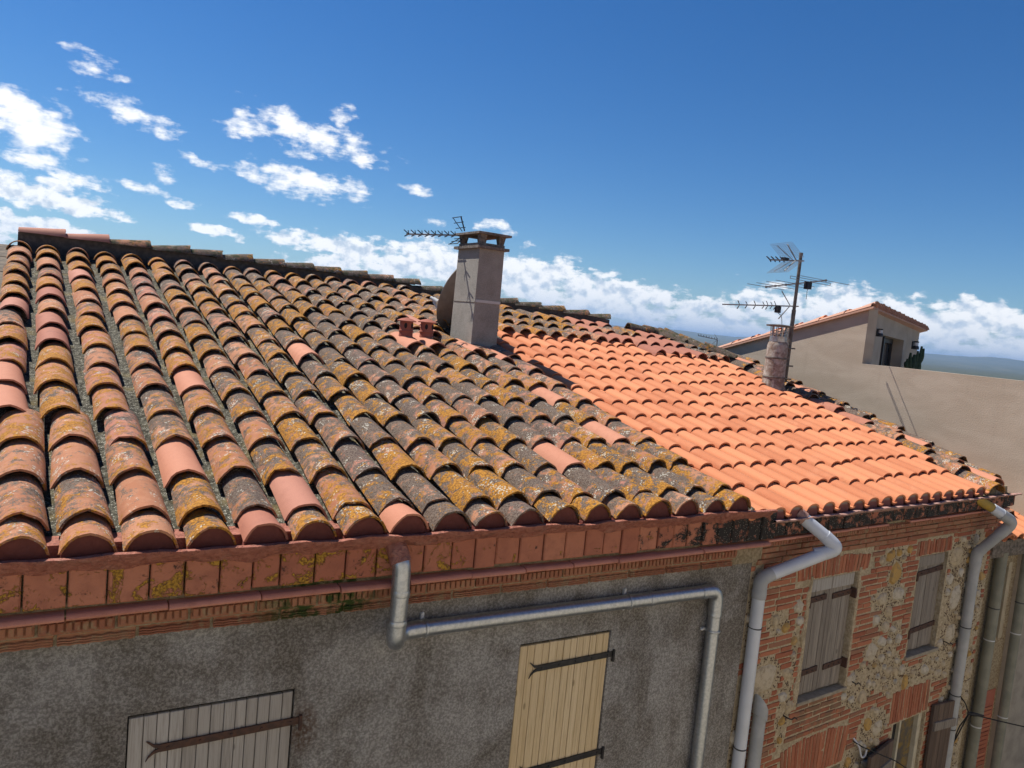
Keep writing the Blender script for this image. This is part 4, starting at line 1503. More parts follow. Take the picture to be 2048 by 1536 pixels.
part2(lambda m: m.box(CX0 - .02, CX1, -.055, .10, -1.47, -1.385), 'gutter_lining', 'pink_membrane', COR2)

# ---------------- new roof of house 2
rd = MB()
rd.add([(4.55, 4.22, z2(4.55, 4.22) - .06), (9.25, 4.45, z2(9.25, 4.45) - .06), (9.75, 8.4, z2(9.75, 8.4) - .08), (9.1, 9.6, z2(9.1, 9.6) - .08), (7.9, 10.35, z2(7.9, 10.35) - .08), (4.36, 10.95, z2(4.36, 10.95) - .02),
        (4.36, 16, -1.1), (9.75, 14, -1.3)], [(0, 1, 2, 3, 4, 5), (5, 4, 3, 2, 7, 6)])
ROOF2 = rd.build('roof', 'deck_dark', H2)
SP = 0.232


def eaveY(X):
    return 4.00 + BS * (X - 4.75)


def topY(X):
    return 8.86 + 0.16 * math.sin(X * 1.3) + (0.25 if 7.0 < X < 7.6 else 0) + max(0, X - 8.2) * .15


nt, ot, op = [], [], []
co = 0.0
j = 0
while True:
    X0 = 4.628 + SP * j
    j += 1
    if X0 > 9.75:
        break
    lean = -.045 + .012 * (X0 - 4.86) * 2
    d0 = eaveY(X0)
    co = max(-.15, min(.02, co + rng.uniform(-.09, .09)))
    co += .05 if co < -.14 else 0
    for r in range(0, 14):
        Y = d0 + (r * 0.412 + (rng.uniform(-.02, .02) + co if r else 0)) * CS
        X = X0 + lean * (Y - 4.1)
        if Y > topY(X) or X > vergeX(Y) - .03:
            continue
        if 4.0 < X < 4.62 and 7.7 < Y < 8.5:
            continue
        M = slope_m(X, Y, z2(X, Y) + rng.uniform(-.003, .004), math.atan(-lean) + rng.uniform(-.012, .012), -.068 + rng.uniform(-.006, .006), rng.uniform(-.02, .02))
        nt.append((M, 'new_tile'))
lay(nt, ROOF2, 'roof_tile', lambda m: STLM, STL, 'new_tile_far', 300)
# older tiles left along the top
for i in range(0, 22):
    X0 = 4.62 + 0.272 * i
    for r in range(0, 9):
        Y = 8.62 + (r * EXP + rng.uniform(-.03, .03)) * CS
        X = X0 + LEAN * (Y - 4.1)
        if Y < topY(X) - .28 or Y > ridgeY(X) - .2 or X > vergeX(Y) + .1:
            continue
        zz = z1(Y) - .085 - .012 * (X - 4.9)
        mt = 'old_tile'
        if 7.0 < X < 8.6 and rng.random() < .75:
            mt = 'dull_tile'
        if rng.random() < .05:
            mt = 'pink_tile'
        ot.append((slope_m(X, Y, zz + rng.uniform(-.004, .008), .03 + rng.uniform(-.04, .04), rng.uniform(-.015, .015), rng.uniform(-.06, .06)), mt))
        op.append((slope_m(X + .138, Y, zz + .016, .03, .035, 0), 'p'))
lay(ot, ROOF2, 'old_roof_tile', lambda m: COVM[m], COV, 'old_tile_far', 300)
lay(op, ROOF2, 'channel_tile', lambda m: PANM, PAN, 'channel_grit', 300)
# little ridge where the top edge steps down
X = 8.15
k = 0
while X < 9.2:
    Y = ridgeY(X) + .05
    Yb = ridgeY(X + .3) + .05
    zz = z1(Y) - .06
    zb = z1(Yb) - .06
    yaw = math.atan2(Yb - Y, .3)
    M = Matrix.Translation((X, Y, zz)) @ Matrix.Rotation(yaw - math.pi / 2, 4, 'Z') @ Matrix.Rotation(math.atan2(zb - zz, math.hypot(.3, Yb - Y)), 4, 'X')
    place('ridge_tile', COVM['ridge_old'][k % 6], ROOF2, M)
    X += .30 * math.cos(yaw)
    k += 1
# verge: three runs of weathered capping tiles rising towards the beige wall
rng2 = random.Random(9)
VM = ['dull_tile', 'old_tile', 'old_tile']
for q, (dx, dz) in enumerate(((.10, .0), (.27, .02), (.42, .03))):
    Y = 4.22 + .1 * q
    r = 0
    while Y < 8.9:
        X = vergeX(Y) + dx
        Xn = vergeX(Y + .4) + dx
        mt = VM[q]
        if q == 0 and (Y < 4.9 or rng2.random() < .25 or Y > 6.6):
            mt = 'old_tile'
        if q == 1 and rng2.random() < .2:
            mt = 'clean_tile'
        M = slope_m(X + rng2.uniform(-.012, .012), Y, z2(X, Y) + dz + rng2.uniform(-.005, .01), -math.atan2(Xn - X, .4) + rng2.uniform(-.05, .05), -.02, rng2.uniform(-.08, .08), .85 if q else 1.0)
        place('verge_tile', COVM[mt][(r + q) % 6], ROOF2, M)
        Y += EXP * CS * rng2.uniform(.93, 1.05)
        r += 1
vm = MB()
n = 24
for k in range(n + 1):
    Y = 4.30 + 4.7 * k / n
    X = vergeX(Y)
    Z = z2(X, Y)
    vm.v += [(X + .02, Y, Z - .1), (X + .03, Y, Z + .005), (X + .20, Y, Z + .02), (X + .46, Y, Z + .03), (X + .50, Y, Z - .14)]
for k in range(n):
    for j in range(4):
        a = k * 5 + j
        vm.f.append((a, a + 1, a + 6, a + 5))
vm.f.append((0, 4, 3, 2, 1))
vm.build('verge_bed', 'mortar_old', ROOF2)
# eave ends of the new tiles: mortar plugs
fl = sorted([q for q in nt if abs(q[0].translation.y - eaveY(q[0].translation.x + .0)) < .06], key=lambda q: q[0].translation.x)
for (M, mt) in fl:
    X, Y, Z = M.translation
    pm = MB()
    hw = SP * .36
    cx = -SP * .14
    ring = [(cx + hw * .97 * math.cos(a), .012, .004 + .068 * math.sin(a) ** .8) for a in [math.pi * q / 8 for q in range(9)]]
    ring += [(cx - hw * .95, .010, -.05), (cx + hw * .95, .010, -.05)]
    pm.prism(ring, (0, .05, 0))
    place('mortar_plug', pm.mesh('mortar_plug', 'plug_grey'), ROOF2, Matrix.Translation((X, Y, Z)))

# round chimney with steel cowl
RC = (8.90, 7.46)
zr = z2(*RC)
b_ = MB()
b_.lathe((RC[0], RC[1], zr), [(.190, -.15), (.178, .02), (.158, .10), (.150, .30), (.146, .62), (.136, .665), (.112, .70), (0, .70)], 22)
RCH = b_.build('round_chimney', 'round_chimney_render', H2, 40, label='round rendered chimney with steel cowl')
for zz in (.16, .44):
    b_ = MB()
    b_.lathe((RC[0], RC[1], zr), [(.164 - .03 * zz, zz), (.168 - .03 * zz, zz + .003), (.168 - .03 * zz, zz + .022), (.164 - .03 * zz, zz + .025)], 22)
    b_.build('strap_band', 'mast_steel', RCH, 40)
b_ = MB()
b_.lathe((RC[0], RC[1], zr), [(.125, .69), (.125, .765), (.112, .765), (.112, .70)], 22)
b_.build('flue_collar', 'stainless', RCH, 40)
cw = MB()
for q in range(12):
    a = 2 * math.pi * q / 12
    c_, s0_ = math.cos(a), math.sin(a)
    cw.bar((RC[0] + c_ * .118, RC[1] + s0_ * .118, zr + .76), (RC[0] + c_ * .130, RC[1] + s0_ * .130, zr + .915), .013 if q % 3 else .022, .006)
for zz in (.80, .845):
    ring = [(RC[0] + .122 * math.cos(2 * math.pi * k / 20), RC[1] + .122 * math.sin(2 * math.pi * k / 20), zr + zz) for k in range(21)]
    cw.tube(ring, .005, 5, False)
cw.build('cowl_cage', 'stainless', RCH)
b_ = MB()
b_.lathe((RC[0], RC[1], zr), [(0, .903), (.190, .908), (.195, .928), (.12, .938), (0, .946)], 24)
b_.build('cowl_lid', 'mast_steel', RCH, 40)


# ================================================================== pipes
def pipe_run(parent, name, mat, pts, r, rad=.07, smooth=60):
    b = MB()
    b.tube(bend_path(pts, rad), r, 18)
    return b.build(name, mat, parent, smooth)


def ring(parent, name, mat, p, d, r, wd):
    p, d = Vector(p), Vector(d).normalized()
    b = MB()
    b.tube([p - d * wd / 2, p - d * wd * .35, p + d * wd * .35, p + d * wd / 2], [r * .97, r, r, r * .97], 18)
    return b.build(name, mat, parent, 60)


def screw(b, p, r=.011):
    b.cyl((p[0], p[1], p[2]), (p[0], p[1] - .008, p[2]), r, r * .7, 10)


# galvanised downpipe on the grey wall
GP = thing('downpipe', (1.72, 3.95, -1.95), 'galvanised steel drainpipe running across the grey wall above the yellow shutter and down', 'drainpipe', 'drainpipes on the house fronts')
PR = .052
cu = MB()
cu.tube(bend_path([(1.70, 4.06, -1.35), (1.70, 3.97, -1.375), (1.715, 3.915, -1.46)], .05), [.062] * 10, 14)
cu.build('wrapped_outlet', 'red_membrane', GP, 60)
pipe_run(GP, 'upper_elbow', 'galvanised', [(1.702, 3.985, -1.395), (1.715, 3.905, -1.45), (1.722, 3.905, -1.66)], PR + .002, .09)
ring(GP, 'collar', 'galvanised', (1.722, 3.905, -1.63), (0, 0, 1), PR + .005, .035)
pipe_run(GP, 'drop_pipe', 'galvanised', [(1.722, 3.905, -1.62), (1.722, 3.915, -1.80)], PR)
pipe_run(GP, 'lower_elbow', 'galvanised', [(1.722, 3.914, -1.79), (1.722, 3.925, -1.955), (1.80, 4.075, -1.955), (1.95, 4.085, -1.952)], PR + .003, .085)
ring(GP, 'collar', 'galvanised', (1.722, 3.916, -1.815), (0, 0, 1), PR + .006, .03)
pipe_run(GP, 'cross_pipe', 'galvanised', [(1.90, 4.085, -1.953), (4.40, 4.085, -1.975)], PR - .001)
ring(GP, 'collar', 'galvanised', (1.925, 4.085, -1.953), (1, 0, 0), PR + .004, .06)
ring(GP, 'collar', 'galvanised', (3.83, 4.085, -1.97), (1, 0, 0), PR + .004, .05)
pipe_run(GP, 'corner_elbow', 'galvanised', [(4.34, 4.085, -1.975), (4.525, 4.085, -1.977), (4.530, 4.085, -2.18)], PR + .003, .12)
pipe_run(GP, 'down_pipe', 'galvanised', [(4.530, 4.085, -2.10), (4.545, 4.085, GZ + .1)], PR - .001)
ring(GP, 'collar', 'galvanised', (4.530, 4.085, -2.175), (0, 0, 1), PR + .004, .03)
for (bx, bz, vert) in ((1.985, -1.953, 0), (3.615, -1.968, 0), (4.533, -2.31, 1)):
    ring(GP, 'bracket', 'galvanised', (bx, 4.085, bz), (1, 0, 0) if not vert else (0, 0, 1), PR + .007, .018)
    for e in (-1, 1):
        b = MB()
        if vert:
            screw(b, (bx + e * .075, 4.13, bz))
            b.box(bx + e * .055 - .02, bx + e * .055 + .02, 4.128, 4.15, bz - .01, bz + .01)
        else:
            screw(b, (bx, 4.13, bz + e * .075))
            b.box(bx - .010, bx + .010, 4.128, 4.15, bz + e * .055 - .02, bz + e * .055 + .02)
        b.build('bracket_screw', 'screw_white', GP)


def P2(s, off, z):
    return f2(s, z, -off)


# white pvc downpipe at the corner of the two houses
WP = thing('downpipe', P2(.30, .07, -1.93), 'white plastic drainpipe slanting from the gutter to the corner beside the grey wall', 'drainpipe', 'drainpipes on the house fronts')
r_ = .054
pipe_run(WP, 'spout', 'pvc_white', [P2(.63, .13, -1.41), P2(.80, .30, -1.57)], r_)
b = MB()
b.tube([P2(.615, .10, -1.395), P2(.655, .155, -1.435)], [r_ + .014, r_ + .006], 14)
b.build('gutter_outlet', 'pink_membrane', WP, 60)
pipe_run(WP, 'upper_elbow', 'pvc_white', [P2(.78, .28, -1.55), P2(.86, .36, -1.64), P2(.80, .29, -1.70), P2(.74, .235, -1.725)], r_ + .004, .06)
pipe_run(WP, 'slanted_pipe', 'pvc_white', [P2(.80, .29, -1.70), P2(.32, .075, -1.925)], r_)
pipe_run(WP, 'lower_elbow', 'pvc_grey', [P2(.385, .10, -1.895), P2(.293, .066, -1.94), P2(.293, .066, -2.09)], r_ + .004, .07)
pipe_run(WP, 'down_pipe', 'pvc_white', [P2(.293, .066, -2.05), P2(.315, .066, GZ + .1)], r_ - .001)
ring(WP, 'collar', 'pvc_grey', P2(.293, .066, -2.07), (0, 0, 1), r_ + .006, .07)
for zz in (-2.36, -3.42, -4.5):
    ring(WP, 'bracket', 'seam_dark', P2(.298, .066, zz), (0, 0, 1), r_ + .003, .012)

# stub pipe with rain hood beside it
SPP = thing('downpipe', P2(.50, .08, -3.2), 'short grey pipe with dark slanted hood beside the white drainpipe', 'drainpipe', 'drainpipes on the house fronts')
pipe_run(SPP, 'down_pipe', 'pvc_grey', [P2(.48, .09, -3.15), P2(.50, .09, GZ + .1)], .056)
b = MB()
ringp = lambda z0, k: [Vector(P2(.48 + .066 * math.cos(a), .09 + .066 * math.sin(a), z0 + k * math.cos(a))) for a in [2 * math.pi * j / 14 for j in range(14)]]
A, B = ringp(-3.18, -.04), ringp(-3.06, -.10)
b.v += [tuple(p) for p in A + B]
b.f += [(j, (j + 1) % 14, 14 + (j + 1) % 14, 14 + j) for j in range(14)] + [tuple(range(27, 13, -1))[::-1]]
b.build('rain_hood', 'pvc_grey', SPP, 50)

# grey pvc downpipe at the far end of the brick wall
EP = thing('downpipe', P2(4.1, .07, -2.1), 'grey plastic drainpipe with yellowed outlet at the far end of the brick wall', 'drainpipe', 'drainpipes on the house fronts')
r_ = .056
pipe_run(EP, 'outlet', 'ochre_pvc', [P2(3.74, .13, -1.43), P2(3.93, .24, -1.53)], r_ * .9)
pipe_run(EP, 'spout', 'pvc_white', [P2(3.91, .23, -1.52), P2(4.04, .30, -1.59)], r_)
pipe_run(EP, 'upper_elbow', 'pvc_grey', [P2(4.01, .285, -1.575), P2(4.16, .36, -1.66), P2(4.15, .27, -1.80), P2(4.145, .24, -1.84)], r_ + .004, .09)
pipe_run(EP, 'slanted_pipe', 'pvc_grey', [P2(4.15, .27, -1.80), P2(4.11, .085, -2.07)], r_)
pipe_run(EP, 'lower_elbow', 'pvc_grey', [P2(4.115, .11, -2.03), P2(4.105, .07, -2.10), P2(4.10, .07, -2.24)], r_ + .004, .06)
pipe_run(EP, 'down_pipe', 'pvc_grey', [P2(4.10, .07, -2.2), P2(4.12, .07, GZ + .1)], r_ - .001)
for zz in (-2.22, -2.95, -3.75, -4.15):
    ring(EP, 'bracket', 'seam_dark', P2(4.105, .07, zz), (0, 0, 1), r_ + .003, .012)

# ================================================================== HOUSE 3 at the right edge
H3 = thing('village_house', (10.0, 4.55, GZ), 'tan roughcast house with low tiled eave beyond the brick house at the right edge', 'house', 'houses along the lane')
YH = 4.58
b = MB()
WE = (9.98, 10.16, -3.35, -2.45)
wall_holes(b, lambda s, z, d: (s, YH + d, z), 9.36, 10.62, GZ, -2.16, [WE], .10)
b.add([(10.62, YH, GZ), (10.75, 9, GZ), (10.75, 9, -1.4), (10.62, YH, -2.16)], [(0, 1, 2, 3)])
b.build('wall', 'roughcast_tan', H3)
b = MB()
b.box(WE[0] + .01, WE[1] - .01, YH + .06, YH + .09, WE[2] + .01, WE[3] - .01)
W3 = b.build('window', 'pvc_olive', H3)
b = MB()
b.box(WE[1] - .02, WE[1] + .06, YH - .012, YH + .05, WE[2] - .02, WE[3] + .06)
b.build('jamb', 'tan_wall', W3)
b = MB()
b.box(9.985, 10.30, YH - .006, YH + .02, -5.6, -4.05)
b.build('brick_panel', 'red_clay', H3)
for k in range(22):
    M = Matrix.Translation((10.0, YH - .018, -4.30 - k * .056)) @ Matrix.Diagonal((.26, .05, .036, 1))
    place('brick', BRM[k % 6], H3, M)
b = MB()
b.box(9.34, 10.72, 4.40, 4.70, -2.18, -2.02)
b.box(9.34, 10.70, 4.46, 4.70, -2.25, -2.18)
b.build('cornice', 'slab_concrete', H3)


def z3(Y):
    return -1.96 + .30 * (Y - 4.36)


b = MB()
b.add([(9.3, 4.38, z3(4.38) - .05), (10.9, 4.38, z3(4.38) - .05), (10.9, 8.5, z3(8.5) - .05), (9.3, 8.5, z3(8.5) - .05)], [(0, 1, 2, 3)])
ROOF3 = b.build('roof', 'deck_dark', H3)
for i in range(8):
    for r in range(5):
        X = 9.28 + .222 * i
        Y = 4.30 + r * .36
        M = Matrix.Translation((X, Y, z3(Y) + rng.uniform(-.004, .004))) @ Matrix.Rotation(.06, 4, 'Z') @ Matrix.Rotation(math.atan(.30) - .03, 4, 'X') @ Matrix.Diagonal((1, 1, 1, 1))
        if (i + r * 2) % 5 == 1 and r > 0:
            place('roof_tile', COVM['old_tile'][(i + r) % 6], ROOF3, M)
        else:
            place('roof_tile', STLM[(i + r) % 3], ROOF3, M)
# two olive downpipes of house 3
for (px_, lb, offy) in ((9.78, 'olive grey drainpipe beside the tan roughcast wall', .08), (10.40, 'rightmost olive grey drainpipe at the edge of the picture', .08)):
    Q = thing('downpipe', (px_, YH - offy, -2.3), lb, 'drainpipe', 'drainpipes on the house fronts')
    pipe_run(Q, 'down_pipe', 'pvc_olive', [(px_, YH - offy, -2.19), (px_ + .01, YH - offy, GZ + .1)], .062)
    for zz in (-3.30, -4.40, -2.9):
        ring(Q, 'bracket', 'screw_white' if zz != -2.9 else 'seam_dark', (px_, YH - offy, zz), (0, 0, 1), .064, .014)

# far facade and ivy down the street
FH = thing('far_house', (13.2, 6.2, GZ), 'pale house farther down the street at the right edge, partly covered by ivy', 'house', 'houses along the lane')
b = MB()
b.add([(10.9, 5.05, GZ), (12.4, 5.75, GZ), (12.4, 5.75, -1.9), (10.9, 5.05, -1.9)], [(0, 1, 2, 3)])
b.add([(12.4, 5.75, GZ), (12.4, 9, GZ), (12.4, 9, -1.9), (12.4, 5.75, -1.9)], [(0, 1, 2, 3)])
b.add([(10.9, 5.05, GZ), (10.9, 9, GZ), (10.9, 9, -1.9), (10.9, 5.05, -1.9)], [(3, 2, 1, 0)])
b.add([(10.9, 5.05, -1.9), (12.4, 5.75, -1.9), (12.4, 9, -1.9), (10.9, 9, -1.9)], [(0, 1, 2, 3)])
b.build('wall', 'tan_wall', FH)
IV = thing('ivy', (12.0, 5.5, GZ), 'dark green ivy hanging on the far wall above the street', 'ivy')
b = MB()
ir = random.Random(4)
for k in range(2600):
    u = ir.gauss(.75, .22)
    zc = -4.3 + ir.gauss(0, .75)
    cx, cy = 10.9 + 1.5 * u, 5.05 + .70 * u
    n_ = Vector((.42, -.9, 0))
    p = Vector((cx, cy, zc)) + n_ * abs(ir.gauss(0.05, .10))
    M = Matrix.Translation(p) @ Matrix.Rotation(ir.uniform(0, 6.3), 4, 'Z') @ Matrix.Rotation(ir.uniform(.2, 1.4), 4, 'X')
    e = ir.uniform(.03, .055)
    b.add([M @ Vector(q) for q in ((0, -e, 0), (e * .8, 0, e * .1), (0, e, 0), (-e * .8, 0, e * .1))], [(0, 1, 2, 3)])
b.build('leaves', 'ivy_leaf', IV, kind='stuff')
b = MB()
for k in range(7):
    u = .55 + .07 * k
    b.tube([(10.9 + 1.5 * u, 5.03 + .70 * u, -6.9), (10.92 + 1.5 * u + ir.uniform(-.1, .1), 5.02 + .70 * u, -5.2), (10.9 + 1.5 * u, 5.02 + .70 * u, -3.6)], .015, 5)
b.build('stems', 'wood_brown', IV)

# service cable with its clamp, crossing the street
CB = thing('cable', P2(4.35, .1, -4.15), 'black overhead cable anchored beside the grey drainpipe, running off to the right', 'cable', 'cables on the brick front')
b = MB()
p0, p1 = Vector(P2(4.40, .12, -4.02)), Vector((11.2, 2.6, -3.95))
b.tube([p0.lerp(p1, k / 12) + Vector((0, 0, -.10 * math.sin(math.pi * k / 12))) for k in range(13)], .007, 6)
b.build('wire', 'cable_black', CB)
b = MB()
d = (p1 - p0).normalized()
b.tube([p0 - d * .02, p0 + d * .04, p0 + d * .16], [.012, .026, .008], 8)
b.build('clamp', 'iron_black', CB)
b = MB()
b.tube(bend_path([P2(4.42, .0, -3.88), P2(4.36, .08, -3.90), p0, P2(4.33, .05, -4.35), P2(4.31, .03, -4.42), P2(4.35, .06, -4.2), p0], .03, 4), .007, 6)
b.build('slack_loop', 'cable_black', CB)
CB2 = thing('cable', P2(2.3, .05, -3.9), 'thin black cable crossing in front of the lower window', 'cable', 'cables on the brick front')
b = MB()
b.tube([P2(2.18, .01, -3.86), P2(2.24, .08, -3.90), P2(2.6, .25, -4.05), P2(3.2, .6, -4.45), P2(3.6, .9, -4.8)], .006, 6)
b.build('wire', 'cable_black', CB2)
b = MB()
b.tube(bend_path([P2(2.20, .0, -3.84), P2(2.22, .06, -3.90), P2(2.27, .07, -4.03), P2(2.34, .07, -4.03), P2(2.35, .07, -3.96)], .03, 5), .010, 6)
b.build('hook', 'pvc_white', CB2)

# ================================================================== beige modern house behind
BX = 10.35
BH = thing('modern_house', (BX + 2, 8.5, GZ), 'modern beige rendered house with mono-pitch tiled roof and terrace behind the orange roof', 'house')
k_ = BX / 9.75
CY, CZT, PZ = 6.66 * k_, .675 * k_, -.145
LY, LZ = 9.40 * k_, -.135
AZD = R(26)
DL = 7.45 * k_
dd = Vector((math.cos(AZD), math.sin(AZD), 0))
dn = Vector((math.sin(AZD), -math.cos(AZD), 0))
cpt = Vector((BX, CY, 0))
TZ = -1.55
b = MB()
b.prism([(BX, 4.5, GZ), (BX, LY + .4, GZ), (BX, LY + .4, LZ - .12), (BX, CY, CZT - .03), (BX, CY, PZ), (BX, 4.5, PZ)][::-1], (.22, 0, 0))
W4 = b.build('wall', 'beige_render', BH)
b = MB()


def fd(s, z, d=0.0):
    p = cpt + dd * s - dn * (d + .002)
    return (p.x, p.y, z)


DO = (1.70 * k_, 4.69 * k_, TZ, .335 * k_)
wall_holes(b, fd, 0.06, DL, TZ - .05, CZT - .03, [DO], .32)
e1, e2 = Vector(fd(DL, 0)), Vector((BX + .2, LY + .4, 0))
b.add([fd(DL, TZ - .05), (e1.x, e1.y + 3, TZ - .05), (e1.x, e1.y + 3, CZT - .95), fd(DL, CZT - .03)], [(0, 1, 2, 3)])
b.build('terrace_wall', 'beige_render', BH)
b = MB()
b.add([(BX + .1, 4.95, TZ), (BX + 11, 4.95, TZ), (BX + 11, 13, TZ), (BX + .1, 13, TZ)], [(0, 1, 2, 3)])
b.add([(BX + .1, 4.95, GZ), (BX + 11, 4.95, GZ), (BX + 11, 4.95, TZ), (BX + .1, 4.95, TZ)], [(0, 1, 2, 3)])
b.build('terrace', 'terrace_floor', BH)
# sliding door
dm = MB()
dm.add([fd(DO[0] + .02, TZ, .25), fd(DO[1] - .02, TZ, .25), fd(DO[1] - .02, DO[3] - .03, .25), fd(DO[0] + .02, DO[3] - .03, .25)], [(0, 1, 2, 3)])
DOOR = dm.build('sliding_door', 'glass_dark', BH)
for (sa, sb, za, zb) in ((DO[0], DO[0] + .10, TZ, DO[3]), (DO[1] - .10, DO[1], TZ, DO[3]), (DO[0] + 1.55, DO[0] + 1.68, TZ, DO[3]), (DO[0], DO[1], DO[3] - .09, DO[3])):
    b = MB()
    pp = [fd(sa, za, .20), fd(sb, za, .20), fd(sb, zb, .20), fd(sa, zb, .20)]
    b.prism(pp, -dn * .045)
    b.build('door_frame', 'door_frame', DOOR)
b = MB()
b.prism([fd(DO[0] + .9, TZ, .08), fd(DO[0] + 1.0, TZ, .08), fd(DO[0] + 1.0, DO[3], .08), fd(DO[0] + .9, DO[3], .08)], -dn * .05)
b.build('door_frame', 'door_frame', DOOR)

# roof of the beige house
A_ = Vector((BX - .06, CY - .10, CZT + .005))
B_ = Vector(fd(DL + .25, CZT + .005, -.14))
dslope = Vector((0, LY - CY, LZ - CZT))
b = MB()
b.prism([A_, B_, B_ + dslope * 1.12, A_ + dslope * 1.12], (0, 0, -.03))
ROOF4 = b.build('roof', 'pale_tile', BH)
edge = (B_ - A_)
nC = 25
syaw = math.atan2(dslope.x, dslope.y)
sl4 = math.atan2(dslope.z, dslope.y)
LT = dslope.length * 1.10
rest = MB()
rest.a = []
for i in range(nC):
    p = A_ + edge * ((i + .42) / nC)
    for r in range(7):
        M = Matrix.Translation(p + dslope.normalized() * (r * .46) + Vector((0, 0, .0))) @ Matrix.Rotation(sl4, 4, 'X') @ Matrix.Diagonal((.85, 1.15, .55 if i == 0 else 1.0, 1))
        if r < 1 or i == 0:
            place('roof_tile', COVM['pale_tile'][(i + r) % 6], ROOF4, M)
        else:
            gm = COV[(i + r) % 6]
            rest.add([M @ Vector(q) for q in gm.v], gm.f)
            rest.a += [rng.random()] * len(gm.v)
rest.build('roof_tiles', 'new_tile_far', ROOF4, 40, kind='stuff')

# wall lamps on the terrace wall
for (s, z, lb) in ((.97 * k_, .345 * k_, 'black and white wall lamp left of the terrace door'), (6.2 * k_, .285 * k_, 'black and white wall lamp right of the terrace door, above the cactus')):
    sc_ = .72 if s < 3 else 1.05
    L_ = thing('wall_lamp', fd(s, z), lb, 'lamp', 'wall lamps by the terrace door')
    p = Vector(fd(s, z))
    b = MB()
    b.obox(Matrix.Translation(p + dn * .015) @ Matrix.Rotation(AZD, 4, 'Z'), .05 * sc_, .015, .085 * sc_)
    b.build('back_plate', 'lamp_black', L_)
    b = MB()
    q = p + dn * .08 * sc_
    b.lathe((q.x, q.y, q.z - .085 * sc_), [(0, 0), (.062 * sc_, 0), (.066 * sc_, .04 * sc_), (.05 * sc_, .075 * sc_), (0, .075 * sc_)], 14)
    b.lathe((q.x, q.y, q.z + .06 * sc_), [(0, 0), (.05 * sc_, 0), (.05 * sc_, .03 * sc_), (0, .03 * sc_)], 14)
    b.build('shade', 'lamp_black', L_, 40)
    b = MB()
    b.lathe((q.x, q.y, q.z - .01 * sc_), [(0, 0), (.045 * sc_, 0), (.045 * sc_, .07 * sc_), (0, .07 * sc_)], 14)
    b.build('diffuser', 'lamp_white', L_, 40)

# cactus on the terrace
cc_ = Vector((14.9, 9.05, TZ + .12))
CT = thing('cactus', cc_, 'dark green branching cactus on the beige house terrace', 'cactus')
b = MB()
b.lathe(cc_, [(0, 0), (.20, 0), (.26, .38), (.24, .38), (.22, .33), (0, .33)], 18)
b.build('pot', 'pot_clay', CT, 40)


def cact(path, r):
    b = MB()
    n = len(path)
    path = bend_path(path, .10, 5)
    rs = [r * (1 - .35 * (k / (len(path) - 1)) ** 4) for k in range(len(path))]
    rs[-1] *= .55
    b.tube(path, rs, 10)
    return b


cz = cc_
cact([cz + Vector((0, 0, .3)), cz + Vector((0, 0, .9)), cz + Vector((.02, 0, 1.30)), cz + Vector((.03, 0, 1.52))], .07).build('trunk', 'cactus_green', CT, 60)
for (dx, zb, zt, r) in ((-.17, 1.08, 1.42, .055), (.20, 1.15, 1.70, .06), (-.10, 1.25, 1.55, .05), (.11, 1.2, 1.60, .05), (.27, 1.36, 1.66, .045), (-.22, 1.2, 1.36, .04)):
    sd = Vector((.82, -.57, 0)) * dx * .62
    cact([cz + Vector((0, 0, zb - .1)), cz + sd * .8 + Vector((0, 0, zb + .02)), cz + sd + Vector((0, 0, zb + .12)), cz + sd * 1.08 + Vector((0, 0, zt))], r).build('arm', 'cactus_green', CT, 60)

# ================================================================== antennas and dish
# satellite dish behind the chimney
DC = Vector((4.40, 8.80, .225))
DS = thing('satellite_dish', DC, 'brown satellite dish behind the square chimney', 'satellite dish')
nrm = Vector((-.50, .80, .33)).normalized()
ux = Vector((0, 0, 1)).cross(nrm).normalized()
uy = nrm.cross(ux)
b = MB()
RD, NR, NA = .45, 6, 32
for side in (0, 1):
    for i in range(NR + 1):
        rr = RD * i / NR
        for j in range(NA):
            a = 2 * math.pi * j / NA
            p = DC + ux * rr * .95 * math.cos(a) + uy * rr * 1.04 * math.sin(a) + nrm * (.13 * (rr / RD) ** 2 - .06 - side * .010)
            b.v.append(tuple(p))
for side in (0, 1):
    o_ = side * (NR + 1) * NA
    for i in range(NR):
        for j in range(NA):
            a, c = o_ + i * NA + j, o_ + i * NA + (j + 1) % NA
            b.f.append((a, c, c + NA, a + NA) if side == 0 else (a, a + NA, c + NA, c))
e0 = NR * NA
e1_ = (NR + 1) * NA + NR * NA
for j in range(NA):
    b.f.append((e0 + j, e0 + (j + 1) % NA, e1_ + (j + 1) % NA, e1_ + j))
b.build('reflector', 'dish_paint', DS, 60)
low_ = DC - uy * RD * .92 + nrm * .06
lnb = DC - uy * RD * .50 + nrm * .40 - ux * .02
b = MB()
b.bar(low_, lnb, .035, .025)
b.build('arm', 'lnb_white', DS)
b = MB()
b.tube([lnb - nrm * .06 + uy * .02, lnb + uy * .03 + nrm * .02], [.035, .03], 12)
b.tube([lnb + uy * .03, lnb + uy * .03 + nrm * .07], [.022, .022], 10)
b.build('receiver', 'lnb_white', DS, 50)
b = MB()
b.tube([DC - nrm * .07, DC - nrm * .16, (4.40, 8.60, .10), (4.38, 8.44, .08)], .025, 10)
b.build('mount', 'mast_steel', DS, 50)


def cross_director(b, p, d, u, v, L, r=.005):
    # X-shaped director element
    for sg in (1, -1):
        b.bar(p, p + u * L + v * sg * L * .45, r * 2, r * 2)
        b.bar(p, p - u * L + v * sg * L * .45, r * 2, r * 2)


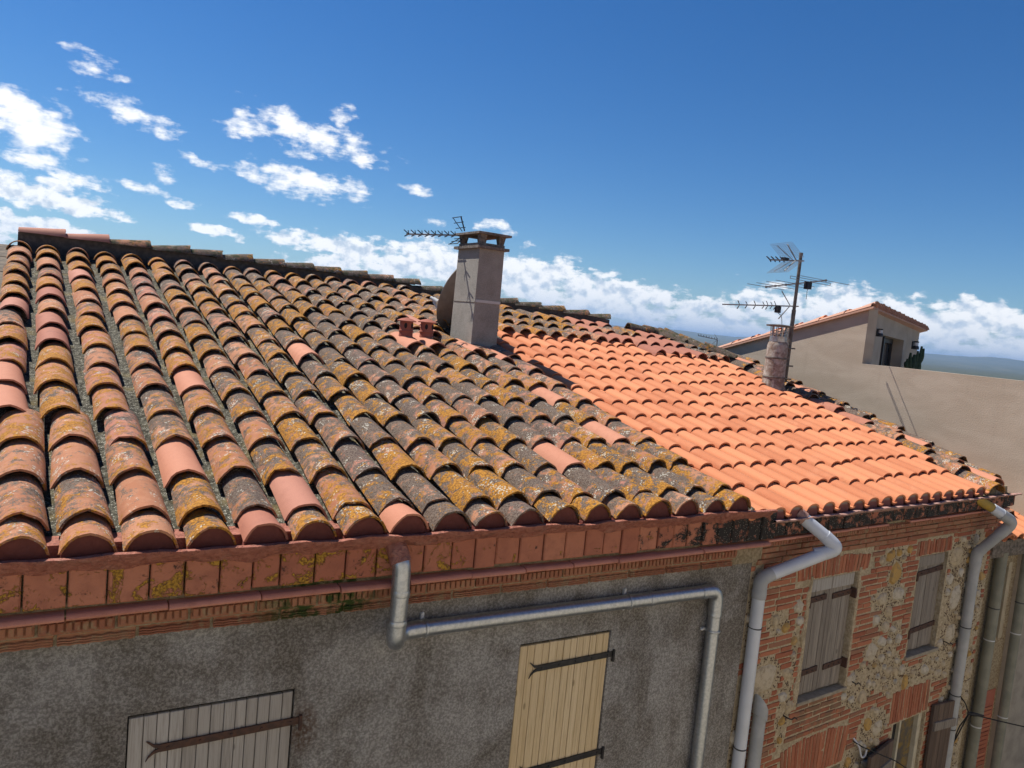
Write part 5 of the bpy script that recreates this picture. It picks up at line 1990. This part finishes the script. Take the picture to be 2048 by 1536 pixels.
# yagi on the chimney
AY = thing('yagi_antenna', (4.2, 8.45, .9), 'black comb-like television antenna sticking out left of the chimney cap', 'antenna', 'television antennas')
p0, p1 = Vector((3.36, 8.40, .885)), Vector((4.20, 8.42, .985))
d = (p1 - p0).normalized()
side = Vector((0, 1, 0))
upv = d.cross(side) * -1
b = MB()
b.bar(p0 + d * .03, p1, .018, .018)
b.build('boom', 'antenna_alu', AY)
for q in range(8):
    b = MB()
    c = p0 + d * (.06 + q * .088)
    vv = Vector((-.28, -.25, .92)).normalized()
    b.bar(c, c + vv * .055 - d * .035 + side * .05, .011, .011)
    b.bar(c, c - vv * .022 - d * .035 + side * .05, .010, .010)
    b.bar(c, c + vv * .040 - d * .03 - side * .06, .009, .009)
    b.build('director', 'antenna_black', AY)
b = MB()
for (va, vb) in (((.0, .0, .045), (-.10, 0, .20)), ((.0, 0, -.03), (-.12, 0, -.125))):
    for sy in (-.10, .12):
        b.bar(p1 + Vector((-.06 + va[0], sy * .3, va[2])), p1 + Vector((-.06 + vb[0], sy, vb[2])), .014, .008)
    for u in (.4, .7, 1.0):
        q0 = p1 + Vector((-.06, 0, 0)) + Vector(vb) * u
        b.bar(q0 + Vector((0, -.12, 0)), q0 + Vector((0, .14, 0)), .008, .008)
b.build('reflector', 'antenna_black', AY)
b = MB()
b.cyl((4.20, 8.44, .45), (4.20, 8.44, 1.02), .016, None, 8)
b.build('bracket_pole', 'mast_steel', AY)

# antenna mast by the round chimney
MX, MY = 9.20, 7.50
MZ0, MZ1 = z2(MX, MY) + .02, 1.385
AM = thing('antenna_mast', (MX, MY, MZ0), 'tall steel mast with three television antennas beside the round chimney', 'antenna', 'television antennas')
b = MB()
b.cyl((MX, MY, MZ0), (MX, MY, .55), .030, None, 10)
b.cyl((MX, MY, .53), (MX, MY, MZ1), .024, None, 10)
b.cyl((MX, MY, MZ1 - .04), (MX, MY, MZ1), .028, None, 10)
b.build('mast', 'mast_steel', AM, 40)
rtv = Vector((math.sin(YAW - R(20)), -math.cos(YAW - R(20)), 0))      # roughly along the picture plane
bk = Vector((-rtv.y, rtv.x, 0))
for zz in (-.02, -.28, -.475):
    b = MB()
    b.bar(Vector((MX, MY, zz)) + rtv * .07, Vector((RC[0] + .12, RC[1] - .02, zz)), .045, .02)
    b.build('wall_bracket', 'mast_steel', AM)
mast = lambda z: Vector((MX, MY, z))
# upper: UHF with mesh corner reflector
c0 = mast(1.27)
hd = (-rtv * .80 - bk * .60).normalized()
wx = Vector((-hd.y, hd.x, 0))
tip = c0 + hd * .52 - Vector((0, 0, .045))
d = (tip - c0).normalized()
b = MB()
b.bar(c0 + rtv * .05, tip, .020, .020)
UH = b.build('upper_boom', 'antenna_alu', AM)
for q in range(4):
    b = MB()
    c = tip - d * (.01 + q * .075)
    b.bar(c, c + bk * .10 + Vector((0, 0, .045)) - rtv * .04, .013, .010)
    b.bar(c, c - bk * .10 + Vector((0, 0, .035)) - rtv * .05, .013, .010)
    b.bar(c, c - bk * .03 + Vector((0, 0, -.03)) + rtv * .015, .013, .010)
    b.build('director', 'antenna_black', UH)
b = MB()
b.obox(Matrix.Translation(tip - d * .26 + Vector((0, 0, .015))), .05, .035, .022)
b.build('dipole_box', 'antenna_black', UH)
for (nm, sgz) in (('upper_reflector', 1), ('lower_reflector', -1)):
    b = MB()
    o = c0 + hd * .10
    ax1 = (Vector((0, 0, sgz * .62)) + hd * .78).normalized()
    H_ = .30
    for u in range(0, 10):
        q0 = o + ax1 * (.04 + H_ * u / 9)
        b.bar(q0 - wx * .25, q0 + wx * .25, .003, .003)
    for u in range(-5, 6):
        b.bar(o + ax1 * .04 + wx * .05 * u, o + ax1 * (.04 + H_) + wx * .05 * u, .003, .003)
    for u in (-.12, .12):
        b.bar(o + wx * u * .3, o + ax1 * .30 + wx * u, .016, .008)
    b.build(nm, 'antenna_alu', UH)
# middle: VHF yagi
c0 = mast(.945)
e0_, e1_ = c0 - rtv * .44 - bk * .10 - Vector((0, 0, .10)), c0 + rtv * .40 + bk * .10 + Vector((0, 0, .075))
d = (e1_ - e0_).normalized()
b = MB()
b.bar(e0_, e1_, .018, .018)
VH = b.build('middle_boom', 'antenna_alu', AM)
elx = (bk * .80 + rtv * .55 - Vector((0, 0, .0))).normalized()
for q, (u, L) in enumerate(((.02, .44), (.17, .45), (.34, .46), (.50, .48), (.74, .50), (.98, .62))):
    b = MB()
    c = e0_ + (e1_ - e0_) * u
    b.bar(c - elx * L, c + elx * L, .007, .007)
    if q == 4:
        b.bar(c - elx * L + Vector((0, 0, .035)), c + elx * L + Vector((0, 0, .035)), .007, .007)
        b.bar(c - elx * L, c - elx * L + Vector((0, 0, .035)), .007, .007)
        b.bar(c + elx * L, c + elx * L + Vector((0, 0, .035)), .007, .007)
    b.obox(Matrix.Translation(c), .012, .012, .016)
    b.build('element', 'antenna_alu', VH)
b = MB()
b.obox(Matrix.Translation(e0_ + (e1_ - e0_) * .70 - Vector((0, 0, .045))), .045, .035, .055)
b.tube([e0_ + (e1_ - e0_) * .70 - Vector((0, 0, .09)), e0_ + (e1_ - e0_) * .70 - Vector((0, 0, .25))], .004, 5)
b.build('dipole_box', 'antenna_black', VH)
# lower: long UHF yagi
c0 = mast(.605)
tip = c0 - rtv * 1.02 - bk * .12 + Vector((0, 0, -.065))
d = (tip - c0).normalized()
b = MB()
b.bar(c0 + rtv * .06, tip, .022, .018)
LU = b.build('lower_boom', 'antenna_alu', AM)
for q, u in enumerate((.25, .30, .36, .41, .53, .645, .755)):
    b = MB()
    c = c0 + (tip - c0) * u
    L = .065 if q % 2 else .08
    for sa, sb in ((1, 1), (1, -1), (-1, 1), (-1, -1)):
        b.bar(c, c + bk * L * .8 * sa + Vector((0, 0, L * .75 * sb)) - rtv * .03, .008, .006)
    b.build('director', 'antenna_black', LU)
b = MB()
b.obox(Matrix.Translation(c0 + (tip - c0) * .22 - Vector((0, 0, .05))), .035, .03, .055)
b.build('dipole_box', 'antenna_black', LU)
for sgz in (1, -1):
    b = MB()
    o = c0 - rtv * .06
    ax1 = (Vector((0, 0, sgz * .80)) - rtv * .55).normalized()
    for u in range(8):
        q0 = o + ax1 * (.04 + .20 * u / 7)
        b.bar(q0 - bk * .12, q0 + bk * .12, .005, .005)
    for u in (-.12, 0, .12):
        b.bar(o + bk * u * .4, o + ax1 * .25 + bk * u, .010, .006)
    b.build('reflector', 'antenna_alu', LU)
b = MB()
b.tube(bend_path([c0 + (tip - c0) * .22 - Vector((0, 0, .10)), c0 - rtv * .16 - Vector((0, 0, .16)), c0 - rtv * .12 - Vector((0, 0, .42))], .08, 5), .005, 5)
b.build('lead', 'cable_black', AM)

# small antenna far behind the ridge
FA = thing('yagi_antenna', (9.75, 9.55, -.3), 'small thin antenna peeping over the tile ridge left of the beige house', 'antenna', 'television antennas')
b = MB()
q0, q1 = Vector((9.43, 9.62, .045)), Vector((9.71, 9.44, .005))
b.bar(q0, q1, .012, .012)
b.build('boom', 'antenna_alu', FA)
for k in range(8):
    b = MB()
    c = q0.lerp(q1, k / 7)
    b.bar(c - Vector((0, 0, .008)), c + Vector((-.01, 0, .030)), .006, .006)
    b.build('director', 'antenna_black', FA)
b = MB()
b.bar(q1, q1 + Vector((-.05, .03, .09)), .006, .006)
b.bar(q1, q1 + Vector((-.07, .05, -.09)), .006, .006)
b.bar(q1, q1 + Vector((0, 0, -.5)), .012, .012)
b.build('reflector', 'antenna_alu', FA)

# ================================================================== unseen house across the lane where the viewer stands, added to bounce sunlight
OH = thing('opposite_bounce_house', (3, -1.6, GZ), 'unseen cream rendered house across the lane, behind the viewer, added to bounce sunlight', 'house')
b = MB()
b.box(-9, 14, -9, -1.1, GZ, 1.2)
b.build('wall', 'cream_render', OH)
b = MB()
b.prism([(-9.2, -.9, 1.2), (-9.2, -5, 2.3), (-9.2, -9.2, 1.2)], (23.4, 0, 0))
b.build('roof', 'dull_tile', OH)
